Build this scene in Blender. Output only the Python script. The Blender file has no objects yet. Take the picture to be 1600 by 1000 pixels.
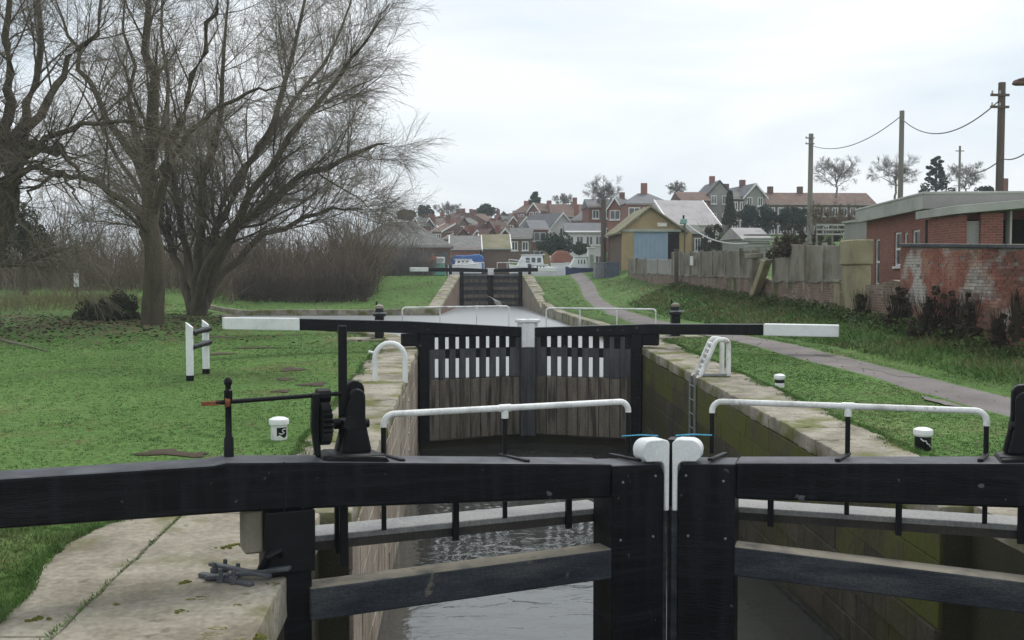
import bpy, bmesh, math, random
import numpy as np
from mathutils import Vector, Matrix

random.seed(7)
rng = np.random.default_rng(11)
SC = bpy.context.scene
COL = SC.collection

# ------------------------------------------------------------------ camera
F = 1650.0                      # focal length in pixels of a 1600 px wide frame
EYE = 2.22                      # eye height above the lock side (m)
YAW = math.atan(85 / F)
PIT = math.atan(72 / F)
cam_d = bpy.data.cameras.new('camera')
cam = bpy.data.objects.new('camera', cam_d)
COL.objects.link(cam)
cam_d.sensor_width = 36.0
cam_d.lens = 36.0 * F / 1600.0
cam_d.clip_start = 0.1
cam_d.clip_end = 6000.0
cam.location = (0, 0, EYE)
cam.rotation_euler = (math.pi / 2 - PIT, 0, -YAW)
SC.camera = cam

# ------------------------------------------------------------------ world: bright even overcast
SUN_EL, SUN_AZ = math.radians(52), math.radians(35)
world = bpy.data.worlds.new('World')
SC.world = world
world.use_nodes = True
wn, wl = world.node_tree.nodes, world.node_tree.links
wn.clear()
w_out = wn.new('ShaderNodeOutputWorld')
w_bg = wn.new('ShaderNodeBackground')
w_sky = wn.new('ShaderNodeTexSky')
w_sky.sky_type = 'NISHITA'
w_sky.sun_disc = False
w_sky.sun_elevation = SUN_EL
w_sky.sun_rotation = SUN_AZ
w_sky.dust_density = 2.0
w_sm = wn.new('ShaderNodeVectorMath'); w_sm.operation = 'SCALE'; w_sm.inputs['Scale'].default_value = 0.10
wl.new(w_sky.outputs[0], w_sm.inputs[0])
w_tc = wn.new('ShaderNodeTexCoord')
w_mp = wn.new('ShaderNodeMapping'); w_mp.inputs['Scale'].default_value = (1.6, 1.6, 7.0)
wl.new(w_tc.outputs['Generated'], w_mp.inputs[0])
w_nz = wn.new('ShaderNodeTexNoise'); w_nz.inputs['Scale'].default_value = 1.3
w_nz.inputs['Detail'].default_value = 5; w_nz.inputs['Roughness'].default_value = 0.5
w_nz.inputs['Distortion'].default_value = 0.4
wl.new(w_mp.outputs[0], w_nz.inputs[0])
w_cr = wn.new('ShaderNodeValToRGB')
w_cr.color_ramp.elements[0].position = 0.36; w_cr.color_ramp.elements[0].color = (0.655, 0.745, 0.815, 1)
w_cr.color_ramp.elements[1].position = 0.58; w_cr.color_ramp.elements[1].color = (0.90, 0.93, 0.955, 1)
wl.new(w_nz.outputs[0], w_cr.inputs[0])
w_mx = wn.new('ShaderNodeMix'); w_mx.data_type = 'RGBA'; w_mx.inputs[0].default_value = 0.92
wl.new(w_sm.outputs[0], w_mx.inputs[6]); wl.new(w_cr.outputs[0], w_mx.inputs[7])
wl.new(w_mx.outputs[2], w_bg.inputs[0])
w_bg.inputs[1].default_value = 0.84
wl.new(w_bg.outputs[0], w_out.inputs[0])

sun_d = bpy.data.lights.new('sun', 'SUN')
sun_d.energy = 1.5
sun_d.angle = math.radians(25)
sun_d.color = (1.0, 0.97, 0.93)
sun = bpy.data.objects.new('sun', sun_d)
COL.objects.link(sun)
sdir = Vector((math.sin(SUN_AZ) * math.cos(SUN_EL), math.cos(SUN_AZ) * math.cos(SUN_EL), math.sin(SUN_EL)))
sun.rotation_euler = sdir.to_track_quat('Z', 'Y').to_euler()

SC.view_settings.view_transform = 'Standard'
SC.view_settings.look = 'None'
SC.view_settings.exposure = 0.52
SC.view_settings.gamma = 1.0
SC.view_settings.use_curve_mapping = False
SC.render.engine = 'CYCLES'
SC.cycles.max_bounces = 6
SC.cycles.use_denoising = True

# ------------------------------------------------------------------ image point -> place in the world
_fw = np.array([math.sin(YAW) * math.cos(PIT), math.cos(YAW) * math.cos(PIT), -math.sin(PIT)])
_rt = np.array([math.cos(YAW), -math.sin(YAW), 0.0])
_up = np.cross(_rt, _fw)
_C = np.array([0.0, 0.0, EYE])
def on_plane(x, y, p0, n):
    d = _fw * F + _rt * (x - 800) + _up * (500 - y)
    n = np.array(n, float)
    return _C + d * (np.dot(np.array(p0) - _C, n) / np.dot(d, n))
def atY(x, y, Y): return on_plane(x, y, (0, Y, 0), (0, 1, 0))
def atZ(x, y, Z): return on_plane(x, y, (0, 0, Z), (0, 0, 1))

# ------------------------------------------------------------------ materials
MATS = {}
def mat(name, cols, scale=3.0, rough=0.8, bump=0.0, bscale=30.0, stretch=(1, 1, 1), fine=0.25, fscale=40.0,
        spec=0.3, metal=0.0, moss=None, topcol=None, brick=None, objvar=0.0, streak=None, detail=6.0, chips=None):
    m = bpy.data.materials.new(name)
    m.use_nodes = True
    N, L = m.node_tree.nodes, m.node_tree.links
    b = N['Principled BSDF']
    b.inputs['Roughness'].default_value = rough
    b.inputs['Metallic'].default_value = metal
    b.inputs['Specular IOR Level'].default_value = spec
    tc = N.new('ShaderNodeTexCoord')
    geo = N.new('ShaderNodeNewGeometry')
    mp = N.new('ShaderNodeMapping'); mp.inputs['Scale'].default_value = stretch
    L.new(geo.outputs['Position'], mp.inputs[0])
    nz = N.new('ShaderNodeTexNoise'); nz.inputs['Scale'].default_value = scale
    nz.inputs['Detail'].default_value = detail; nz.inputs['Roughness'].default_value = 0.6
    L.new(mp.outputs[0], nz.inputs[0])
    cr = N.new('ShaderNodeValToRGB')
    el = cr.color_ramp.elements
    n = len(cols)
    for i, c in enumerate(cols):
        p = 0.30 + 0.40 * i / max(1, n - 1)
        e = el[i] if i < 2 else el.new(p)
        e.position = p; e.color = (*c, 1)
    L.new(nz.outputs[0], cr.inputs[0])
    col = cr.outputs[0]
    def mixc(fac, a, c, blend='MIX'):
        x = N.new('ShaderNodeMix'); x.data_type = 'RGBA'; x.blend_type = blend
        if isinstance(fac, float): x.inputs[0].default_value = fac
        else: L.new(fac, x.inputs[0])
        L.new(a, x.inputs[6])
        if isinstance(c, tuple): x.inputs[7].default_value = (*c, 1)
        else: L.new(c, x.inputs[7])
        return x.outputs[2]
    def noise(sc, det=4.0, vec=None):
        q = N.new('ShaderNodeTexNoise'); q.inputs['Scale'].default_value = sc; q.inputs['Detail'].default_value = det
        L.new(vec if vec else geo.outputs['Position'], q.inputs[0]); return q.outputs[0]
    def ramp(v, a, c):
        q = N.new('ShaderNodeMapRange'); q.inputs[1].default_value = a; q.inputs[2].default_value = c
        L.new(v, q.inputs[0]); return q.outputs[0]
    bheight = None
    if brick:                                   # fine brick or tile courses on surfaces too far to build
        c2, mort, bw, bh, ms = brick
        bt = N.new('ShaderNodeTexBrick')
        sep = N.new('ShaderNodeSeparateXYZ'); L.new(tc.outputs['Object'], sep.inputs[0])
        ad = N.new('ShaderNodeMath'); ad.operation = 'ADD'
        L.new(sep.outputs[0], ad.inputs[0]); L.new(sep.outputs[1], ad.inputs[1])
        cb = N.new('ShaderNodeCombineXYZ'); L.new(ad.outputs[0], cb.inputs[0]); L.new(sep.outputs[2], cb.inputs[1])
        L.new(cb.outputs[0], bt.inputs[0])
        bt.inputs['Scale'].default_value = 1.0
        bt.inputs['Brick Width'].default_value = bw; bt.inputs['Row Height'].default_value = bh
        bt.inputs['Mortar Size'].default_value = ms
        L.new(col, bt.inputs['Color1']); bt.inputs['Color2'].default_value = (*c2, 1); bt.inputs['Mortar'].default_value = (*mort, 1)
        col = bt.outputs[0]; bheight = bt.outputs['Fac']
    if streak:                                  # vertical run-down staining
        sm = N.new('ShaderNodeMapping'); sm.inputs['Scale'].default_value = (6, 6, 0.5)
        L.new(geo.outputs['Position'], sm.inputs[0])
        col = mixc(ramp(noise(1.6, 5, sm.outputs[0]), 0.48, 0.66), col, streak)
    if fine:
        f = noise(fscale, 5)
        g = N.new('ShaderNodeMapRange'); g.inputs[1].default_value = 0.25; g.inputs[2].default_value = 0.75
        g.inputs[3].default_value = 1 - fine; g.inputs[4].default_value = 1 + fine
        L.new(f, g.inputs[0])
        cx = N.new('ShaderNodeCombineXYZ')
        for i in range(3): L.new(g.outputs[0], cx.inputs[i])
        col = mixc(1.0, col, cx.outputs[0], 'MULTIPLY')
    if topcol:                                  # upward faces: dust and lichen on worn timber, painted-in sky reflection on black paint
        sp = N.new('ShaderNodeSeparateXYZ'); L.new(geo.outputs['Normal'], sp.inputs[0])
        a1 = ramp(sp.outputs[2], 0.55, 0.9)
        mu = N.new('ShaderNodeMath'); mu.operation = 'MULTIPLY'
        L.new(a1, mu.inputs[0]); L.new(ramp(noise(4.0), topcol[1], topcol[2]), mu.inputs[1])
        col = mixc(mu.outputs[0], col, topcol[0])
    if moss:                                    # moss patches
        c, sc, lo, hi = moss
        col = mixc(ramp(noise(sc, 6), lo, hi), col, c)
    if chips:                                   # flaked paint and scuffs
        c, sc, lo, hi = chips
        col = mixc(ramp(noise(sc, 8), lo, hi), col, c)
    if objvar:
        oi = N.new('ShaderNodeObjectInfo')
        hs = N.new('ShaderNodeHueSaturation')
        r = N.new('ShaderNodeMapRange'); r.inputs[3].default_value = 1 - objvar; r.inputs[4].default_value = 1 + objvar
        L.new(oi.outputs['Random'], r.inputs[0]); L.new(r.outputs[0], hs.inputs['Value'])
        L.new(col, hs.inputs['Color']); col = hs.outputs[0]
    L.new(col, b.inputs['Base Color'])
    if bump:
        bp = N.new('ShaderNodeBump'); bp.inputs['Strength'].default_value = bump; bp.inputs['Distance'].default_value = 0.02
        mp2 = N.new('ShaderNodeMapping'); mp2.inputs['Scale'].default_value = stretch
        L.new(geo.outputs['Position'], mp2.inputs[0])
        L.new(noise(bscale, 6, mp2.outputs[0]), bp.inputs['Height'])
        L.new(bp.outputs[0], b.inputs['Normal'])
        # roughness break-up
        rr = N.new('ShaderNodeMapRange'); rr.inputs[3].default_value = max(0.02, rough - 0.15); rr.inputs[4].default_value = min(1, rough + 0.15)
        L.new(noise(scale * 2), rr.inputs[0]); L.new(rr.outputs[0], b.inputs['Roughness'])
    MATS[name] = m
    return m

mat('black_paint', [(.002, .0024, .003), (.004, .0045, .006), (.013, .014, .017)], 2.2, .45, .30, 16, (.6, .6, 9), .35, 60, .14, streak=(.010, .011, .014), topcol=((.095, .10, .112), .10, .6), chips=((.10, .105, .11), 9, .69, .73))  # grey top colour paints the sky's reflection onto upward faces
mat('black_iron', [(.003, .0034, .0045), (.008, .009, .011)], 6, .45, .2, 70, spec=.22)
mat('black_timber_worn', [(.016, .020, .026), (.036, .041, .048), (.075, .078, .08)], 1.6, .6, .35, 22, (1, 1, 5), .35, 50, spec=.2, chips=((.13, .12, .10), 7, .66, .72), topcol=((.24, .215, .165), .2, .5))
mat('grey_walkway', [(.17, .175, .18), (.27, .27, .265), (.33, .32, .30)], 2.0, .7, .4, 20, (1, 1, 1), .25, 40)
mat('walkway_edge', [(.03, .03, .028), (.07, .065, .055)], 3, .8, .3, 20)
mat('white_paint', [(.64, .66, .67), (.76, .77, .77), (.80, .80, .79)], 2.5, .42, .12, 30, fine=.07, spec=.4, chips=((.32, .30, .27), 8, .70, .76))
mat('white_paint_worn', [(.42, .42, .40), (.74, .74, .72), (.80, .80, .79)], 4, .5, .15, 30, fine=.12, spec=.4, chips=((.28, .19, .13), 9, .65, .72))
mat('rust', [(.16, .06, .028), (.28, .11, .05)], 20, .85, .4, 80)
mat('concrete', [(.14, .12, .085), (.23, .205, .155), (.31, .28, .22), (.38, .35, .285)], 1.1, .88, .5, 25, fine=.28, fscale=18, moss=((.13, .125, .05), 1.4, .57, .70), chips=((.10, .085, .06), 4, .64, .74), detail=9)
mat('coping_stone', [(.15, .13, .095), (.26, .235, .185), (.36, .33, .27)], 2.2, .88, .6, 14, fine=.3, fscale=25, moss=((.12, .125, .035), 1.3, .50, .62), objvar=.14)
mat('chamber_stone', [(.032, .027, .018), (.058, .048, .031), (.095, .080, .055)], .9, .8, .5, 12, (1, 1, 1), .3, 20, moss=((.050, .050, .010), .6, .50, .62), objvar=.07, streak=(.035, .032, .02))
mat('chamber_moss', [(.050, .042, .026), (.075, .068, .030), (.11, .10, .05)], .9, .85, .6, 12, (1, 1, 1), .35, 20, moss=((.082, .088, .014), .9, .42, .56), objvar=.08)
mat('chamber_concrete', [(.17, .135, .11), (.29, .245, .20), (.37, .33, .27)], .8, .85, .35, 12, fine=.25, streak=(.10, .085, .035), objvar=.1)
mat('joint_dark', [(.035, .032, .018), (.055, .05, .03)], 3, .9, .3)
mat('gate_plank', [(.085, .072, .056), (.15, .128, .10), (.21, .18, .145)], 1.4, .8, .6, 10, (3, 3, .5), .3, 30, streak=(.045, .04, .032), objvar=.18)
mat('gate_plank_grey', [(.030, .033, .036), (.060, .062, .066), (.095, .095, .095)], 1.4, .65, .4, 10, (3, 3, .5), .3, 30, objvar=.15)
mat('grass_ground', [(.054, .084, .022), (.074, .136, .034), (.090, .164, .043), (.130, .178, .062)], .22, .95, .6, 25, fine=.45, fscale=14, spec=.1, detail=8, moss=((.115, .10, .045), .45, .56, .76))
mat('grass_blade', [(.064, .108, .028), (.088, .172, .042), (.135, .212, .060)], .35, .8, 0, fine=.22, fscale=6, spec=.2, detail=8, moss=((.155, .145, .075), .42, .56, .74))
mat('dry_grass', [(.15, .145, .065), (.22, .19, .10), (.11, .14, .045)], .8, .9, 0, fine=.3, fscale=8, spec=.1)
mat('asphalt', [(.115, .10, .095), (.165, .148, .14), (.21, .19, .18)], 1.0, .85, .4, 60, fine=.25, fscale=60, moss=((.09, .08, .05), .6, .66, .75))
mat('asphalt_damp', [(.07, .062, .05), (.10, .088, .075), (.125, .11, .095)], 2.0, .6, .4, 40, fine=.3)
mat('mud', [(.035, .025, .015), (.07, .05, .03)], 3, .9, .6, 20)
mat('leaf_litter', [(.075, .06, .035), (.12, .088, .048), (.09, .10, .04)], 1.2, .95, .5, 20, fine=.4)
mat('moss', [(.075, .085, .012), (.13, .14, .025), (.17, .15, .05)], 6, .95, .8, 40, fine=.4)
mat('bark', [(.06, .05, .036), (.10, .085, .062), (.11, .105, .06)], 1.5, .95, .8, 14, (2, 2, .5), .35, 20, spec=.1)
mat('twig', [(.135, .115, .088), (.19, .165, .128), (.225, .20, .155)], .6, .9, 0, fine=.2, spec=.1)
mat('twig_grey', [(.17, .155, .145), (.23, .21, .195)], .6, .9, 0, fine=.2, spec=.1)
mat('brush', [(.12, .095, .068), (.18, .145, .105), (.21, .175, .13)], .25, .95, 0, fine=.3, spec=.1)
mat('evergreen', [(.018, .034, .020), (.032, .055, .028), (.05, .075, .035)], .5, .8, 0, fine=.35, fscale=5, spec=.2)
mat('evergreen_blue', [(.02, .035, .028), (.035, .055, .042), (.05, .07, .05)], .5, .8, 0, fine=.35, fscale=5, spec=.2)
mat('ivy', [(.022, .030, .014), (.045, .05, .022), (.06, .05, .03)], 1.5, .8, 0, fine=.35, fscale=8, spec=.2)
mat('weed_green', [(.045, .06, .022), (.07, .105, .032), (.11, .12, .05)], .8, .8, 0, fine=.35, fscale=8, spec=.2)
mat('dead_shrub', [(.04, .033, .025), (.07, .058, .043), (.095, .08, .055)], 1.5, .9, 0, fine=.3, fscale=8, spec=.1)
mat('brick_piece', [(.075, .045, .038), (.16, .062, .046), (.23, .085, .058), (.27, .15, .11), (.24, .20, .165)], .75, .85, .5, 40, fine=.3, objvar=.30, moss=((.37, .34, .31), .9, .58, .68))
mat('mortar', [(.16, .14, .115), (.24, .21, .18)], 4, .95, .5)
mat('brick_wall', [(.20, .065, .048), (.26, .085, .06), (.29, .105, .075)], .6, .85, 0, fine=.2, brick=((.18, .058, .045), (.24, .17, .14), .225, .075, .008))
mat('brick_far', [(.21, .085, .062), (.28, .12, .085), (.31, .15, .11)], .4, .9, 0, fine=.2, brick=((.19, .075, .058), (.24, .18, .15), .225, .075, .006), objvar=.22)
mat('brick_brown', [(.12, .075, .055), (.17, .11, .08), (.21, .14, .10)], .5, .9, 0, fine=.25, brick=((.11, .07, .055), (.18, .14, .11), .225, .075, .008), objvar=.15)
mat('render_tan', [(.27, .20, .10), (.36, .27, .145), (.41, .32, .19)], .6, .9, .1, 20, fine=.15)
mat('render_white', [(.62, .62, .60), (.74, .74, .72)], .6, .85, 0, fine=.06, objvar=.06)
mat('render_grey', [(.24, .235, .22), (.33, .32, .30)], .6, .9, 0, fine=.15)
mat('roof_grey', [(.14, .14, .13), (.19, .19, .175), (.23, .225, .20)], .5, .85, 0, fine=.25, fscale=6, brick=((.12, .12, .115), (.08, .08, .08), .3, .2, .012), objvar=.15)
mat('roof_slate', [(.12, .125, .135), (.17, .175, .185)], .5, .7, 0, fine=.2, brick=((.10, .105, .115), (.07, .07, .08), .3, .2, .012), objvar=.15)
mat('roof_brown', [(.12, .078, .06), (.17, .105, .08), (.20, .135, .105)], .5, .9, 0, fine=.25, brick=((.10, .065, .052), (.06, .045, .04), .3, .2, .012), objvar=.25)
mat('roof_moss', [(.14, .13, .075), (.20, .185, .115), (.24, .22, .15)], .7, .95, 0, fine=.25, fscale=6)
mat('roof_pale', [(.30, .28, .285), (.37, .345, .345), (.40, .38, .37)], .7, .85, 0, fine=.12)
mat('fascia', [(.26, .27, .24), (.36, .37, .33), (.42, .43, .39)], 1.0, .8, .1, fine=.2)
mat('door_blue', [(.24, .32, .41), (.28, .37, .46)], 1.0, .6, 0, fine=.06)
mat('glass', [(.03, .035, .04), (.06, .065, .07)], 2, .12, 0, fine=.05, spec=.8)
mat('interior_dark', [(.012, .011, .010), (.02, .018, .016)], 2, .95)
mat('fence_concrete', [(.15, .135, .105), (.225, .205, .165), (.29, .27, .225)], .7, .9, .4, 15, fine=.25, moss=((.11, .10, .07), .8, .50, .66), objvar=.12)
mat('pier_concrete', [(.22, .19, .115), (.30, .26, .165), (.35, .315, .215)], .9, .9, .3, 15, fine=.2, moss=((.15, .135, .075), 1.0, .52, .66))
mat('pole_wood', [(.085, .068, .055), (.13, .105, .085)], 1.5, .9, .3, 12, (3, 3, .4))
mat('pole_pale', [(.17, .155, .135), (.24, .22, .195)], 1.5, .9, .3, 12, (3, 3, .4))
mat('cable', [(.10, .10, .10), (.13, .13, .13)], 3, .7)
mat('cable_pale', [(.42, .44, .42), (.5, .52, .5)], 3, .6)
mat('boat_white', [(.68, .70, .71), (.78, .79, .79)], 1.5, .3, 0, fine=.05, spec=.5)
mat('boat_blue', [(.02, .03, .09), (.03, .045, .13)], 1.5, .3, 0, fine=.1, spec=.5)
mat('boat_black', [(.012, .014, .018), (.02, .022, .026)], 1.5, .4, 0, fine=.1, spec=.5)
mat('canvas_red', [(.25, .105, .075), (.31, .14, .10)], 1.0, .9, .2, 6, fine=.12)
mat('tarp_blue', [(.045, .12, .33), (.07, .17, .42), (.16, .27, .42)], 1.2, .6, .4, 5, fine=.1)
mat('canvas_olive', [(.17, .13, .055), (.24, .19, .09)], 1.0, .9, .2, 6)
mat('green_paint', [(.10, .30, .24), (.14, .36, .29)], 1.2, .5, 0, fine=.1)
mat('orange_paint', [(.55, .10, .035), (.66, .15, .05)], 1.2, .5, 0, fine=.1)
mat('yellow_paint', [(.42, .29, .08), (.50, .36, .12)], 1.2, .6, 0, fine=.1)
mat('lamp_green', [(.16, .32, .28), (.22, .40, .35)], 2, .5)
mat('blue_rope', [(.06, .30, .48), (.10, .40, .58)], 20, .8)
mat('steel_grey', [(.16, .17, .18), (.24, .25, .26)], 3, .5, .2, 40, spec=.5)
mat('iron_worn', [(.03, .034, .04), (.06, .066, .075), (.09, .095, .10)], 8, .5, .3, 50, spec=.5)
mat('drum_blue', [(.06, .075, .10), (.09, .105, .14)], 2, .6)

def water_mat(name, col, rough, sx, sy, strength, dist, ior):
    m = bpy.data.materials.new(name); m.use_nodes = True
    N, L = m.node_tree.nodes, m.node_tree.links
    b = N['Principled BSDF']
    b.inputs['Base Color'].default_value = (*col, 1)
    b.inputs['Roughness'].default_value = rough
    b.inputs['IOR'].default_value = ior
    g = N.new('ShaderNodeNewGeometry')
    mp = N.new('ShaderNodeMapping'); mp.inputs['Scale'].default_value = (sx, sy, 1)
    L.new(g.outputs['Position'], mp.inputs[0])
    n1 = N.new('ShaderNodeTexNoise'); n1.inputs['Scale'].default_value = 1.0; n1.inputs['Detail'].default_value = 4
    n1.inputs['Distortion'].default_value = .6
    L.new(mp.outputs[0], n1.inputs[0])
    bp = N.new('ShaderNodeBump'); bp.inputs['Strength'].default_value = strength; bp.inputs['Distance'].default_value = dist
    L.new(n1.outputs[0], bp.inputs['Height']); L.new(bp.outputs[0], b.inputs['Normal'])
    MATS[name] = m
water_mat('water_chamber', (.045, .046, .042), .05, 2.0, 3.0, .30, .045, 1.85)
water_mat('water_pound', (.24, .255, .26), .30, 1.2, 3.2, .5, .05, 1.6)

# ------------------------------------------------------------------ mesh helpers
class MB:
    def __init__(self): self.v, self.f = [], []
    def add(self, vs, fs):
        o = len(self.v); self.v += [tuple(map(float, p)) for p in vs]; self.f += [tuple(i + o for i in q) for q in fs]; return self
    def hexa(self, p):            # 8 corners: bottom ring 0-3, top ring 4-7
        return self.add(p, [(0, 3, 2, 1), (4, 5, 6, 7), (0, 1, 5, 4), (1, 2, 6, 5), (2, 3, 7, 6), (3, 0, 4, 7)])
    def box(self, x0, x1, y0, y1, z0, z1):
        return self.hexa([(x0, y0, z0), (x1, y0, z0), (x1, y1, z0), (x0, y1, z0), (x0, y0, z1), (x1, y0, z1), (x1, y1, z1), (x0, y1, z1)])
    def prism(self, poly, a, b, axis='y', fn=None):   # polygon in the two other axes, extruded a..b along axis
        n = len(poly)
        def P(q, t):
            p = {'y': (q[0], t, q[1]), 'x': (t, q[0], q[1]), 'z': (q[0], q[1], t)}[axis]
            return fn(*p) if fn else p
        vs = [P(q, a) for q in poly] + [P(q, b) for q in poly]
        fs = [tuple(range(n))[::-1], tuple(range(n, 2 * n))] + [(i, (i + 1) % n, n + (i + 1) % n, n + i) for i in range(n)]
        return self.add(vs, fs)
    def tube(self, pts, r, n=8, cap=True):
        pts = [Vector(p) for p in pts]; k = len(pts)
        rs = r if isinstance(r, (list, tuple)) else [r] * k
        t = (pts[1] - pts[0]).normalized()
        a = t.orthogonal().normalized()
        vs, fs = [], []
        for i in range(k):
            t2 = (pts[min(i + 1, k - 1)] - pts[max(i - 1, 0)]).normalized()
            q = t.rotation_difference(t2); a = q @ a; t = t2
            bb = t.cross(a)
            for j in range(n):
                th = 2 * math.pi * j / n
                vs.append(pts[i] + (a * math.cos(th) + bb * math.sin(th)) * rs[i])
        for i in range(k - 1):
            for j in range(n):
                fs.append((i * n + j, i * n + (j + 1) % n, (i + 1) * n + (j + 1) % n, (i + 1) * n + j))
        if cap:
            fs.append(tuple(range(n))[::-1]); fs.append(tuple(range((k - 1) * n, k * n)))
        return self.add(vs, fs)
    def lathe(self, prof, n=16, c=(0, 0, 0)):       # prof: (r, z) from bottom to top
        vs, fs = [], []
        k = len(prof)
        for r, z in prof:
            for j in range(n):
                th = 2 * math.pi * j / n
                vs.append((c[0] + r * math.cos(th), c[1] + r * math.sin(th), c[2] + z))
        for i in range(k - 1):
            for j in range(n):
                fs.append((i * n + j, i * n + (j + 1) % n, (i + 1) * n + (j + 1) % n, (i + 1) * n + j))
        fs.append(tuple(range(n))[::-1]); fs.append(tuple(range((k - 1) * n, k * n)))
        return self.add(vs, fs)
    def build(self, name, m, parent=None, smooth=False, bevel=0.0, recalc=True, seg=1):
        me = bpy.data.meshes.new(name)
        bm = bmesh.new()
        vs = [bm.verts.new(p) for p in self.v]
        for q in self.f:
            try: bm.faces.new([vs[i] for i in q])
            except ValueError: pass
        if recalc: bmesh.ops.recalc_face_normals(bm, faces=bm.faces)
        if bevel:
            ed = [e for e in bm.edges if len(e.link_faces) == 2 and e.calc_face_angle(0) > .6]
            bmesh.ops.bevel(bm, geom=ed, offset=bevel, segments=seg, affect='EDGES', profile=.5)
        bm.to_mesh(me); bm.free()
        me.materials.append(MATS[m])
        if smooth:
            for p in me.polygons: p.use_smooth = True
            try: me.set_sharp_from_angle(angle=math.radians(40))
            except Exception: pass
        o = bpy.data.objects.new(name, me); COL.objects.link(o)
        if parent: o.parent = parent
        return o

from mathutils import noise as mnoise
def weather(o, cuts, amp, freq=5.0):
    """break up a block: subdivide and push the surface about"""
    bm = bmesh.new(); bm.from_mesh(o.data)
    bmesh.ops.triangulate(bm, faces=[f for f in bm.faces if len(f.verts) > 4])
    for _ in range(cuts):
        L_ = sorted(e.calc_length() for e in bm.edges); lim = L_[-1] * .55
        bmesh.ops.subdivide_edges(bm, edges=[e for e in bm.edges if e.calc_length() > lim], cuts=1, use_grid_fill=True)
    for v in bm.verts:
        p = v.co * freq
        d = mnoise.noise_vector(p) + .5 * mnoise.noise_vector(p * 2.7)
        v.co += d * amp
    bm.to_mesh(o.data); bm.free()
    for p in o.data.polygons: p.use_smooth = True
    o.data.set_sharp_from_angle(angle=math.radians(35))
    return o
def raw_mesh(name, V, Fq, m, parent=None, smooth=False):   # numpy arrays
    me = bpy.data.meshes.new(name)
    V = np.asarray(V, np.float32); Fq = np.asarray(Fq, np.int32)
    k = Fq.shape[1]
    me.vertices.add(len(V)); me.vertices.foreach_set('co', V.ravel())
    me.loops.add(Fq.size); me.loops.foreach_set('vertex_index', Fq.ravel())
    me.polygons.add(len(Fq))
    me.polygons.foreach_set('loop_start', np.arange(0, Fq.size, k, dtype=np.int32))
    me.polygons.foreach_set('loop_total', np.full(len(Fq), k, np.int32))
    if smooth: me.polygons.foreach_set('use_smooth', np.ones(len(Fq), bool))
    me.update(calc_edges=True); me.validate()
    me.materials.append(MATS[m])
    o = bpy.data.objects.new(name, me); COL.objects.link(o)
    if parent: o.parent = parent
    return o

def tag(o, label=None, cat=None, group=None, kind=None):
    if label: o['label'] = label
    if cat: o['category'] = cat
    if group: o['group'] = group
    if kind: o['kind'] = kind
    return o
def thing(name, label, cat, loc=(0, 0, 0), rz=0.0, group=None):
    o = bpy.data.objects.new(name, None); COL.objects.link(o)
    o.empty_display_size = .2
    o.location = tuple(map(float, loc)); o.rotation_euler = (0, 0, rz)
    return tag(o, label, cat, group)

# ------------------------------------------------------------------ terrain
def sstep(a, b, x):
    t = np.clip((x - a) / (b - a), 0, 1); return t * t * (3 - 2 * t)
XL, XR = -0.97, 4.53                 # faces of the lock chamber
WATER_LOW, WATER_POUND, WATER_BASIN = -2.1, -0.45, 1.75
def zc(y): return np.clip(.024 * (y - 8), -.1, .45)
POUND = [(5.05, 27.0), (5.9, 33), (6.0, 45), (5.75, 60), (5.5, 69), (5.37, 88), (.17, 88), (-1.2, 68.5), (-9, 68.2), (-16.5, 68),
         (-13.5, 63), (-11.6, 56), (-10.2, 48), (-8.4, 42.5), (-4, 36.5), (-1.8, 31.5), (-1.35, 27.0)]
CHAMB = [(-1.35, -15), (4.92, -15), (4.92, 28.5), (-1.35, 28.5)]
LOCK2 = [(-.2, 84), (5.75, 84), (5.75, 112), (-.2, 112)]
BASIN = [(-24, 100), (13, 100), (13, 126), (-24, 126)]
def sdf(poly, x, y):                 # >0 inside
    d = np.full(x.shape, 1e9); ins = np.zeros(x.shape, bool)
    n = len(poly)
    for i in range(n):
        ax, ay = poly[i]; bx, by = poly[(i + 1) % n]
        ex, ey = bx - ax, by - ay
        t = np.clip(((x - ax) * ex + (y - ay) * ey) / (ex * ex + ey * ey), 0, 1)
        d = np.minimum(d, np.hypot(x - ax - t * ex, y - ay - t * ey))
        c = ((ay > y) != (by > y)) & (x < (bx - ax) * (y - ay) / (by - ay + 1e-12) + ax)
        ins ^= c
    return np.where(ins, d, -d)
def wall_x(y): return 11.35 + np.clip(y - 19, -10, 70) * .031
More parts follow.
